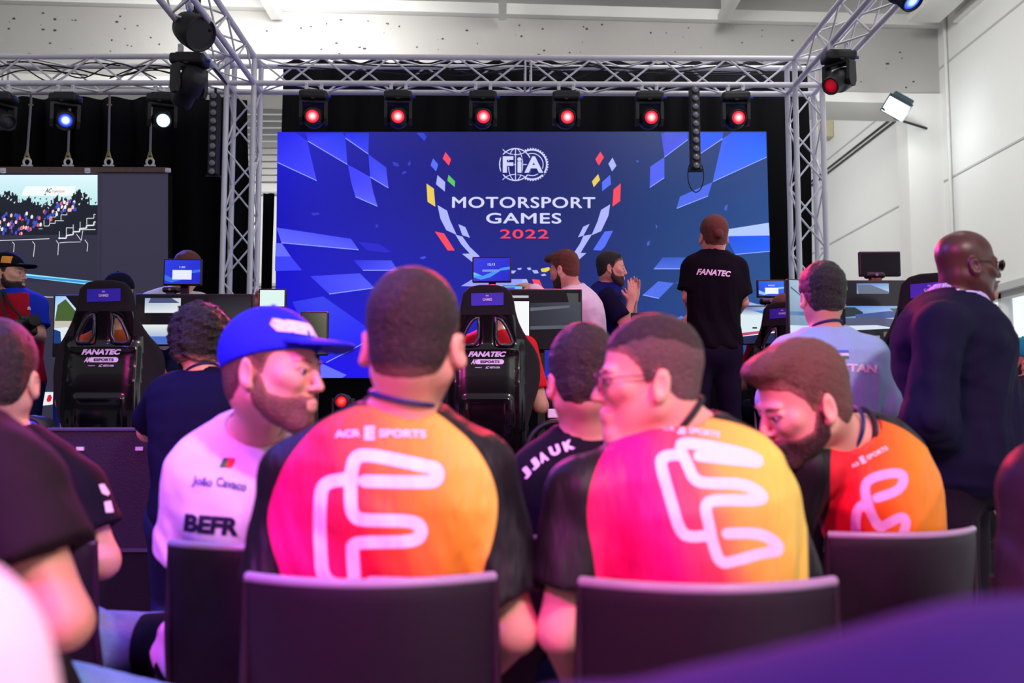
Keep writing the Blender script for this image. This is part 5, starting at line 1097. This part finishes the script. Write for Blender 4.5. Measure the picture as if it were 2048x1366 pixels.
def patch(P, pts, dd, m, sv, N, name='flag_patch'): return decal([at(*q, dd) for q in pts], [tuple(range(len(pts)))], m, P['o'], name, P['org'], sv, N, .003)
patch(P4, [(447, 912), (458, 911), (452, 932), (438, 932)], 2.1, mat('flag_green', (20, 110, 60)), sv, N4); patch(P4, [(458, 911), (474, 912), (466, 933), (452, 932)], 2.1, mat('flag_red', (210, 30, 50)), sv, N4)
# 5 curly dark hair, navy tee, leaning on the case
H = Head(at(402, 692, 3.75), yaw=-5, pitch=-14, k=1.0); navyt = cloth('navy_tee', (16, 14, 50), .85, .3, 14)
P5 = person('person with dark curly hair in navy t-shirt leaning on the equipment case', 1, H, at(408, 757, 3.72), at(335, 790, 3.72), at(478, 784, 3.76), at(400, 1035, 3.6), at(297, 862, 3.9), at(325, 842, 4.12), at(498, 870, 3.9), at(470, 842, 4.12), legs='crouch', top=navyt, pants=jeand, slouch=.03, sl_fr=.78, folds=.006, th=.009, off=.016, topname='t_shirt', hf=.006)
mk_hair(H, P5['o'], P5['org'], hair_k, (.034, .03, .03), [(-.14, -.1), (0, -.07), (.03, .0), (.06, .05), (.12, .08)], .011, 105, .006, taper=0); ring_band(P5['N'], neckax(P5), P5['fw'], .061, .0055, laceb, P5['o'], P5['org'], 'lanyard', .03, .02)
# 6 dark hair, black shirt with white letters, between the two jerseys
H = Head(at(1166, 765, 2.5), yaw=6, pitch=-12, k=1.02); bsh = cloth('black_sports_shirt', (20, 17, 28), .8, .2, 20)
P6 = person('dark-haired person in black shirt with white shoulder letters between the two nearest jerseys', 1, H, at(1175, 868, 2.54), at(1075, 960, 2.52), at(1275, 955, 2.56), at(1165, 1290, 2.62), at(1050, 1110, 2.6), at(1100, 1200, 2.85), at(1310, 1110, 2.6), at(1240, 1200, 2.85), top=bsh, pants=blk, slouch=.03, off=.014, th=.009, hf=.0055)
mk_hair(H, P6['o'], P6['org'], hair_d, (.006, .008, .018), HL_SHORT, .003, 140, .005); sv = bvh(P6['pq'])
for ch, x0, y0, x1, y1 in (('J', 1044, 952, 1058, 940), ('J', 1060, 934, 1076, 922), ('A', 1078, 918, 1094, 910), ('U', 1100, 904, 1120, 896), ('K', 1128, 894, 1148, 886)): shirt_text(P6, ch, x0, y0, x1, y1, 20, 2.4, pw_, sv=sv, N=at(1100, 920, 2.4) - CAMP, bold=.06)
# 7 dark shirt with white sleeve patches
H = Head(at(-4, 760, 2.42), yaw=10, pitch=-6, k=1.04)
P7 = person('dark-haired person in black t-shirt with two white patches on the sleeve', 1, H, at(2, 868, 2.44), at(-135, 970, 2.4), at(150, 985, 2.42), at(5, 1290, 2.5), at(-160, 1120, 2.5), at(-60, 1180, 2.75), at(203, 1122, 2.42), at(120, 1120, 2.66), top=bsh, pants=jean, slouch=.03, off=.016, th=.009, hf=.0055, sl_fr=.6, bw=1.05, topname='t_shirt', legdir=(.36, .93, 0))
mk_hair(H, P7['o'], P7['org'], hair_d, (.006, .008, .014), HL_SHORT, .002, 180, .0055); sv = bvh(P7['pq']); Np = at(215, 1000, 2.4) - CAMP; lilac = mat('white_patch', (240, 225, 245), .6)
patch(P7, [(197, 968), (208, 966), (220, 985), (216, 991), (204, 986)], 2.3, lilac, sv, Np, 'sleeve_patch'); patch(P7, [(208, 1004), (222, 1001), (228, 1025), (212, 1026)], 2.3, lilac, sv, Np, 'sleeve_patch')
# 8 dark brown shirt at the frame edge
H = Head(at(-150, 690, 1.62), yaw=5, pitch=-4, k=1.04); brn = cloth('dark_brown_shirt', (34, 24, 30), .8, .3, 14)
P8 = person('person cut off at the frame edge in dark brown t-shirt, elbow bare', 1, H, at(-120, 850, 1.68), at(-300, 960, 1.68), at(20, 975, 1.6), at(-110, 1400, 1.72), at(-340, 1250, 1.66), at(-260, 1420, 1.95), at(128, 1245, 1.56), at(70, 1290, 1.8), top=brn, pants=jean, bw=1.1, slouch=.03, off=.02, folds=.008, th=.008, hr=.014, hf=.008, sl_fr=.56, topname='t_shirt', skin='tan', legdir=(.45, .9, 0))
mk_hair(H, P8['o'], P8['org'], hair_d, (.004, .006, .012), HL_SHORT, .001, 180, .007)
# 18 dark jacket at the other frame edge
H = Head(at(2330, 700, 1.75), yaw=0, k=1.04); djk = cloth('dark_plum_jacket', (40, 24, 36), .5, .35, 12)
P18 = person('person in dark plum jacket cut off by the frame edge beside the dark suit', 1, H, at(2310, 850, 1.8), at(2115, 985, 1.75), at(2490, 985, 1.8), at(2300, 1400, 1.85), at(2080, 1240, 1.72), at(2130, 1400, 1.95), at(2540, 1240, 1.8), at(2480, 1400, 2.0), sleeve='long', top=djk, pants=blk, bw=1.1, off=.03, folds=.008, th=.01, hr=.016, hf=.01, topname='jacket')
mk_hair(H, P18['o'], P18['org'], hair_d, (.004, .006, .012), HL_SHORT, .001, 180, .009)
# 21 blurred shoulder right next to the lens, 23 pale shirt opposite
H = Head(Vector((.50, .52, 1.20)), yaw=-5, k=1.); pur = cloth('violet_jacket', (38, 32, 84), .9, .1, 12)
P21 = person('person close to the lens, only a blurred violet shoulder showing at the bottom corner', 1, H, (.47, .50, 1.0), at(1960, 1590, .5), (.72, .50, .90), (.45, .5, .5), at(1150, 1660, .6), at(1230, 1860, .8), (.78, .48, .66), (.68, .7, .56), sleeve='long', top=pur, pants=blk, off=.03, folds=.003, th=.01, hr=.016, hf=.01, topname='jacket')
mk_hair(H, P21['o'], P21['org'], hair_d, (.004, .006, .012), HL_SHORT, .001, 180, .009)
H = Head(Vector((-.62, .62, 1.22)), k=1.); pal = cloth('pale_pink_shirt', (236, 214, 226), .8, .1, 12)
P23 = person('person close to the lens, only a blurred pale shirt sleeve showing at the bottom corner', 1, H, (-.55, .62, 1.06), (-.76, .62, .98), at(-185, 1372, .6), (-.56, .66, .5), (-.82, .6, .72), (-.72, .85, .56), at(-110, 1900, .6), (-.36, .86, .58), top=pal, pants=blk, off=.02, sl_fr=.98, folds=.003, th=.01, hr=.016, hf=.01)
mk_hair(H, P23['o'], P23['org'], hair_d, (.004, .006, .012), HL_SHORT, .001, 180, .009)
# 9 photographer in red vest
d = 6.2; H = Head(at(17, 548, d), yaw=-92, pitch=0, k=1.02); bluet = cloth('bright_blue_shirt', (28, 50, 200), .8); redv = cloth('red_vest', (176, 16, 44), .75, .3, 30)
P9 = person('photographer in black cap, red vest and blue shirt holding a camera before the dark screen', 1, H, at(22, 582, d + .02), at(72, 612, d), at(-20, 612, d + .02), at(28, 765, d + .02), at(77, 672, d - .02), at(60, 668, d - .26), at(-26, 672, d), at(24, 655, d - .28), legs='stand', floor=ST, top=bluet, pants=jeand, face=True, hf=.006, hr=.014, th=.011, sl_fr=.7, fullhands=[at(60, 668, d - .26), at(24, 655, d - .28)], fat=1.05,
            hand=(dict(d=(-.6, -.5, .2), n=(-.5, .3, -.3), curl=.5), dict(d=(.7, -.5, .1), n=(.4, .3, -.3), curl=.5)))
lat9 = P9['lat']; vz = [loft(P9['PV'], P9['N'], lat9, [(a, b, c) for a, b, c in PROF if a < .97], .026, 0)]
vn = P9['N']; vz.append(cone(vn - P9['fw'] * .02, vn + P9['fw'] * .12 - P9['up'] * .2, .06, .015, .01, op='s'))
vest, vq = solid('vest', vz, redv, P9['o'], P9['org'], h=.01, post=lambda F, X, Y, Z_: np.maximum(F, P9['PV'][2] - .12 - Z_))
mk_beard(H, P9['o'], P9['org'], hair_d, .006, .006, fat=1.05); mk_eyes(H, P9['o'], P9['org']); mk_brows(H, P9['o'], P9['org'], hair_d); mk_hair(H, P9['o'], P9['org'], hair_d, (.002, .003, .003), HL_SHORT, .0005, 250, .007)
kb = cloth('black_cap_cloth', (14, 13, 18), .8); cp, cq = mk_cap(H, P9['o'], P9['org'], kb, kb, tilt=.15, h=.006)
cs = bvh(cq); Nc = H.R @ V3((-1, 0, 0))
decal([H.p(.3, *q) for q in ((.05, .055), (-.005, .055), (-.005, .1), (.05, .1))], [(0, 1, 2, 3)], mat('orange_badge', (240, 150, 50), .6), cp, 'cap_badge', P9['org'], cs, Nc)
sv = bvh(vq); text('SRO', at(38, 610, d - .25), (1, 0, 0), (0, 0, 1), .05, .02, mat('white_print', (0, 0, 0)), vest, 'vest_lettering', bold=.05, org=P9['org'], surf=sv, N=(0, 1, 0))
MB(P9['org']).tube([V3(q) for q in (at(5, 580, d - .08), at(20, 610, d - .15), at(48, 640, d - .19), at(70, 668, d - .2))], .008, 6).tube([V3(q) for q in (at(2, 585, d - .1), at(8, 620, d - .16), at(18, 650, d - .2))], .008, 6).build('camera_strap', cabm, P9['o'])
c = at(50, 655, d - .34); t = empty('camera', c, 'black camera held in both hands by the photographer in the red vest', 'camera')
R = Matrix.Rotation(.9, 3, 'Z') @ Matrix.Rotation(-.3, 3, 'X'); MB().box((0, 0, 0), (.13, .05, .09), R, bev=.012).box(R @ Vector((0, 0, .055)), (.05, .045, .03), R, bev=.008).build('camera_body', blackp, t); MB().lathe([(.03, 0), (.036, .03), (.034, .09), (.038, .1), (.03, .1)], R @ Vector((0, -.02, 0)), R @ Matrix.Rotation(math.pi / 2, 3, 'X'), 18).build('lens', blackm, t)
# 10 crouched technician behind the tablet
d = 6.5; H = Head(at(375, 545, d), yaw=175, pitch=-25, k=1.); whs = cloth('white_tee', (228, 222, 230), .8)
P10 = person('person in white shirt bending behind the tablet with the white box', 1, H, at(352, 585, d + .05), at(398, 606, d), at(300, 606, d + .05), at(345, 690, d + .25), at(470, 640, d - .1), at(512, 606, 6.05), at(285, 660, d), at(330, 650, d - .2), legs='crouch', floor=ST, top=whs, pants=jeand, hf=.006, hr=.014, th=.011, fullhands=[at(512, 606, 6.05)], hand=(dict(d=(.8, -.2, .45), n=(.3, -.6, -.3), curl=.25, thumbdir=(0, 0, 1)), None))
mk_hair(H, P10['o'], P10['org'], hair_r, (.01, .012, .016), HL_SHORT, .004, 120, .007)
# 12 white shirt, bent over, hair swept up
d = 6.9; H = Head(at(1128, 541, d), yaw=55, pitch=-12, k=1.04); whs2 = cloth('white_dress_shirt', (236, 226, 240), .7, .4, 18)
P12 = person('person with swept reddish hair and white shirt reaching a hand past the tablet', 1, H, at(1148, 577, d), at(1140, 603, d - .14), at(1152, 598, d + .2), at(1172, 712, d + .1), at(1098, 612, d - .2), at(1066, 577, d - .1), at(1120, 670, d + .1), at(1080, 650, d), legs='stand', floor=ST, sleeve='long', top=whs2, pants=jeand, face=True, hf=.006, hr=.013, th=.01, slouch=.05, off=.02, folds=.006, fullhands=[at(1066, 577, d - .1)], hand=(dict(d=(-.9, 0, .25), n=(0, .3, -1), curl=.45, thumbdir=(0, -1, .3)), None))
mk_hair(H, P12['o'], P12['org'], hair_r, (.005, .006, .014), HL_SHORT, .003, 140, .006, extra=[((0, .055, .105), (.05, .06, .035)), ((0, .10, .112), (.035, .03, .022))]); mk_beard(H, P12['o'], P12['org'], beard_d, .002, .006); mk_eyes(H, P12['o'], P12['org']); mk_brows(H, P12['o'], P12['org'], hair_d)
# 13 navy quilted vest, hands raised
d = 7.3; H = Head(at(1223, 538, d), yaw=-98, pitch=-4, k=1.02); navyv = cloth('navy_quilted_vest', (18, 24, 110), .6, .6, 34)
P13 = person('person in navy quilted vest with sunglasses pushed up and hands raised', 1, H, at(1212, 572, d + .05), at(1196, 596, d + .2), at(1216, 600, d - .14), at(1214, 720, d + .1), at(1262, 640, d + .15), at(1268, 600, d + .05), at(1252, 650, d - .22), at(1262, 604, d - .15), legs='stand', floor=ST, top=navyt, pants=jeand, face=True, hf=.006, hr=.013, th=.01, slouch=.04, sl_fr=.8, fullhands=[at(1268, 600, d + .05), at(1262, 604, d - .15)], bd=1.15, hand=(dict(d=(.1, 0, 1), n=(-.3, -1, 0), curl=.2, thumbdir=(-1, 0, 0)), dict(d=(.12, 0, 1), n=(-.3, 1, 0), curl=.2, thumbdir=(-1, 0, 0))))
vz = [loft(P13['PV'], P13['N'], P13['lat'], PROF, .028, .04, bd=1.15), cone(P13['N'] - P13['up'] * .02, P13['N'] + P13['up'] * .035, .074, .066, .02, cut=1), cone(P13['N'], H.p(0, -.02, -.04), .062, .066, .006, op='s')]
solid('vest', vz, navyv, P13['o'], P13['org'], h=.009, post=lambda F, X, Y, Z_: F + .0035 * np.abs(np.sin(X * 60 + Z_ * 60)) ** .5 * -1 + .0035 * np.abs(np.sin(Y * 60 + Z_ * 70)) ** .5 * -1)
mk_hair(H, P13['o'], P13['org'], hair_k, (.003, .004, .006), HL_SHORT, .001, 200, .006); mk_beard(H, P13['o'], P13['org'], beard_d, .002, .006); mk_eyes(H, P13['o'], P13['org']); mk_brows(H, P13['o'], P13['org'], hair_k)
mk_glasses(H, P13['o'], P13['org'], mat('dark_frame', (0, 0, 0)), mat('dark_glass', (24, 20, 30), .1), dy=-.045, dz=.092)
for Ex, Sx in ((P13, 0),): MB(P13['org']).tube([at(1236, 612, d - .24), at(1252, 606, d - .26)], .02, 8).build('cuff', mat('pale_blue_trim', (80, 130, 230), .7), P13['o']) if False else None
# 14 black polo with bun
d = 6.4; H = Head(at(1427, 474, d), yaw=4, pitch=2, k=1.06); polo = cloth('black_polo', (15, 12, 22), .9, .2, 24)
P14 = person('tall person with tied-back reddish hair in black polo shirt with white lettering', 1, H, at(1428, 508, d), at(1387, 536, d), at(1471, 536, d + .02), at(1427, 692, d), at(1378, 592, d), at(1384, 636, d + .22), at(1484, 604, d + .05), at(1464, 640, d + .25), legs='stand', floor=ST, top=polo, pants=cloth('dark_slate_trousers', (22, 18, 42), .85, .3, 16), hf=.006, hr=.013, th=.009, off=.016, sl_fr=.82, bw=1.02, topname='polo_shirt', hem=at(0, 700, d).z, fullhands=[at(1384, 636, d + .22)], hand=(dict(d=(-.6, -.6, -.4), n=(.2, .5, .0), curl=.6), None))
mk_hair(H, P14['o'], P14['org'], hair_r, (.007, .008, .009), HL_BACK, .0012, 160, .006, extra=[((0, -.115, .0), (.026, .022, .028), .01)])
ring_band(P14['N'], neckax(P14), P14['fw'], .07, .012, polo, P14['o'], P14['org'], 'collar', .012, .01); ring_band(P14['N'], neckax(P14), P14['fw'], .076, .004, whs, P14['o'], P14['org'], 'collar_trim', .002, .01)
sv = bvh(P14['pq']); shirt_text(P14, 'FANATEC', 1405, 534, 1475, 540, 13, 6.1, pw_, sv=sv, N=(0, 1, 0), bold=.04, shear=.3)
# 15 light blue jersey
d = 3.95; H = Head(at(1644, 596, d), yaw=2, pitch=-6, k=1.0); lbl = cloth('light_blue_jersey', (150, 186, 226), .75, .25, 12)
P15 = person('dark-haired person in light blue jersey with white lettering and a small flag', 1, H, at(1653, 668, d), at(1578, 712, d), at(1732, 712, d), at(1655, 910, d), at(1545, 800, d), at(1580, 850, d + .25), at(1772, 805, d + .02), at(1768, 812, d + .27), legs='stand', sleeve='long', top=lbl, pants=blk, hf=.0055, hr=.013, th=.008, off=.02, folds=.006, bw=1.08, slouch=.02, topname='jersey')
mk_hair(H, P15['o'], P15['org'], hair_k, (.012, .014, .018), HL_SHORT, .004, 110, .0055); ring_band(P15['N'], neckax(P15), P15['fw'], .060, .0055, laceb, P15['o'], P15['org'], 'lanyard', .035, .03)
sv = bvh(P15['pq']); N5 = at(1720, 735, d) - CAMP
for i, m in enumerate((mat('flag_blue', (60, 120, 220)), mat('white_patch', (0, 0, 0)), mat('flag_dgreen', (50, 130, 80)))):
    y = 699 + i * 6; patch(P15, [(1655, y), (1696, y), (1698, y + 5.6), (1656, y + 5.6)], 3.7, m, sv, N5)
shirt_text(P15, 'UZBEKISTAN', 1588, 730, 1755, 738, 17, 3.7, pw_, sv=sv, N=N5, bold=.05)
# 16 dark suit
d = 3.46; H = Head(at(1936, 534, d), yaw=-91, pitch=-2, k=1.0); suit = cloth('navy_suit_cloth', (18, 18, 44), .8, .5, 9)
s16 = dict(PV=V3(at(1905, 930, d)), N=V3(at(1908, 600, d + .02)), fw=np.array((.966, -.259, 0.)), rt=np.array((-.259, -.966, 0.)))
def suitopen(F, X, Y, Z_):
    c = s16['PV']; z = (Z_ - c[2]) / (s16['N'][2] - c[2]); xl = (X - c[0]) * s16['rt'][0] + (Y - c[1]) * s16['rt'][1]; yf = (X - c[0]) * s16['fw'][0] + (Y - c[1]) * s16['fw'][1]
    hw = np.interp(z, [-.4, .1, .3, .6, .9, 1.1], [.07, .03, .03, .06, .09, .095]); return np.maximum(F, -np.maximum(np.abs(xl) - hw, np.interp(z, [.7, 1.], [.04, .02]) - yf))
P16 = person('bald person in dark suit jacket and glasses walking past', 1, H, at(1908, 600, d + .02), at(1932, 655, d + .2), at(1880, 660, d - .19), at(1905, 930, d), at(1935, 850, d + .26), at(1950, 990, d + .26), at(1858, 835, d - .26), at(1915, 930, d - .06), legs='stand', sleeve='long', skin='dark', face=True, top=suit, pants=cloth('dark_suit_trousers', (26, 18, 30), .8), hf=.0045, hr=.013, th=.0085, bw=1.1, bd=1.5, belly=.05, slouch=.0, off=.03, folds=.007, topname='suit_jacket', hem=at(0, 1072, d).z, fat=1.1, neckr=.066,
             topfn=suitopen)
shs = cloth('striped_shirt_cloth', (206, 196, 246), .7, .1, 30); st = shs.node_tree; wv = st.nodes.new('ShaderNodeTexWave'); wv.bands_direction = 'Y'; wv.inputs['Scale'].default_value = 60; mx = [n for n in st.nodes if n.type == 'MIX'][0]
tcn = [n for n in st.nodes if n.type == 'TEX_COORD'][0]; st.links.new(tcn.outputs['Object'], wv.inputs['Vector']); st.links.new(wv.outputs['Fac'], mx.inputs[0]); mx.inputs[6].default_value = (*lin((130, 110, 200)), 1); mx.inputs[7].default_value = (*lin((230, 224, 255)), 1)
sf = [loft(P16['PV'] + P16['fw'] * .0, P16['N'] + P16['fw'] * .01, P16['lat'], PROF, .012, 0, bw=.9, bd=1.45, belly=.05), cone(P16['N'] - P16['up'] * .03 + P16['fw'] * .01, P16['N'] + P16['up'] * .055, .096, .084, .02, cut=1), cone(P16['N'], H.p(0, -.02, -.04), .078, .082, .004, op='s')]
solid('shirt', sf, shs, P16['o'], P16['org'], h=.008)
# lapel opening: a wedge of the jacket's front edge
b = MB(P16['org'])
mk_glasses(H, P16['o'], P16['org'], mat('dark_frame', (0, 0, 0)), mat('dark_glass', (0, 0, 0))); mk_eyes(H, P16['o'], P16['org'])
solid('goatee', [H.E((0, .08, -.098), (.03, .022, .022), k=.01), H.E((0, .104, -.05), (.024, .006, .004), k=.01)], hair_k, P16['o'], P16['org'], h=.004)
# 17 teal cap
d = 5.0; H = Head(at(2040, 726, d), yaw=68, pitch=2, k=.95); tealc = cloth('teal_cap_cloth', (30, 150, 170), .7)
P17 = person('bearded person in teal cap and grey hoodie far back by the windows', 1, H, at(2044, 765, d), at(2048, 790, d - .15), at(2056, 790, d + .18), at(2052, 940, d), at(2045, 850, d - .2), at(2010, 900, d - .15), at(2060, 850, d + .2), at(2030, 900, d + .2), legs='stand', sleeve='long', top=cloth('grey_hoodie', (44, 42, 52), .9), pants=cloth('patterned_shorts', (90, 84, 120), .8, var=.6, scale=30), face=True, skin='tan', hf=.007, hr=.015, th=.012, off=.02)
mk_beard(H, P17['o'], P17['org'], hair_d, .005, .007); mk_cap(H, P17['o'], P17['org'], tealc, tealc, tilt=.2, h=.007); mk_eyes(H, P17['o'], P17['org'])
# drivers in the seats
def driver(label, px, py, d, top, skin, hair, capm=None, dz=0., elbow=None, yaw=0):
    H = Head(at(px, py, d), yaw=yaw, k=1.0); c = at(px, py, d); X, Y, Z_ = c.x, c.y, c.z
    el = elbow if elbow is not None else (X + .27, Y + .05, Z_ - .5)
    P = person(label, 1, H, (X, Y, Z_ - .14), (X - .18, Y + .0, Z_ - .22), (X + .18, Y, Z_ - .22), (X, Y - .0, Z_ - .70), (X - .26, Y + .06, Z_ - .5), (X - .12, Y + .34, Z_ - .4), el, (X + .12, Y + .34, Z_ - .4), legs='sit', floor=Z_ - 1.16, top=top, pants=blk, hf=.008, hr=.014, th=.011, skin=skin, sl_fr=.75)
    if capm: mk_cap(H, P['o'], P['org'], capm, capm, h=.007)
    mk_hair(H, P['o'], P['org'], hair, (.004, .006, .008), HL_SHORT, .001, 150, .008); return P
org_t = cloth('orange_shirt', (196, 84, 50), .8); reds = cloth('red_racing_shirt', (214, 22, 40), .7)
driver('driver in orange seen through the slot of the racing seat by the dark screen', 222, 618, 5.33, org_t, 'tan', hair_d)
driver('driver in red short-sleeved shirt, bare elbow beside the middle racing seat', 985, 618, 5.52, reds, 'fair', hair_d, elbow=V3(at(1082, 812, 5.45)))
driver('driver in the small racing seat behind the person with the bun', 1566, 626, 6.86, redv, 'fair', hair_r)
H = Head(at(236, 588, 6.1), yaw=170, pitch=-10, k=1.)
P22 = person('person in dark cap and blue jeans standing behind the racing seat by the dark screen', 1, H, at(225, 628, 6.15), at(270, 660, 6.12), at(180, 655, 6.15), at(172, 760, 6.3), at(262, 720, 6.1), at(240, 700, 5.95), at(170, 710, 6.1), at(185, 700, 5.95), legs='stand', floor=ST, top=navyt, pants=cloth('mid_blue_denim', (50, 70, 190), .8, .4, 30), hf=.008, hr=.015, th=.012, legdir=(.2, -1, 0))
mk_cap(H, P22['o'], P22['org'], cloth('navy_cap_cloth', (14, 14, 40), .8), MATS['navy_cap_cloth'], h=.007)
S.render.film_transparent = False
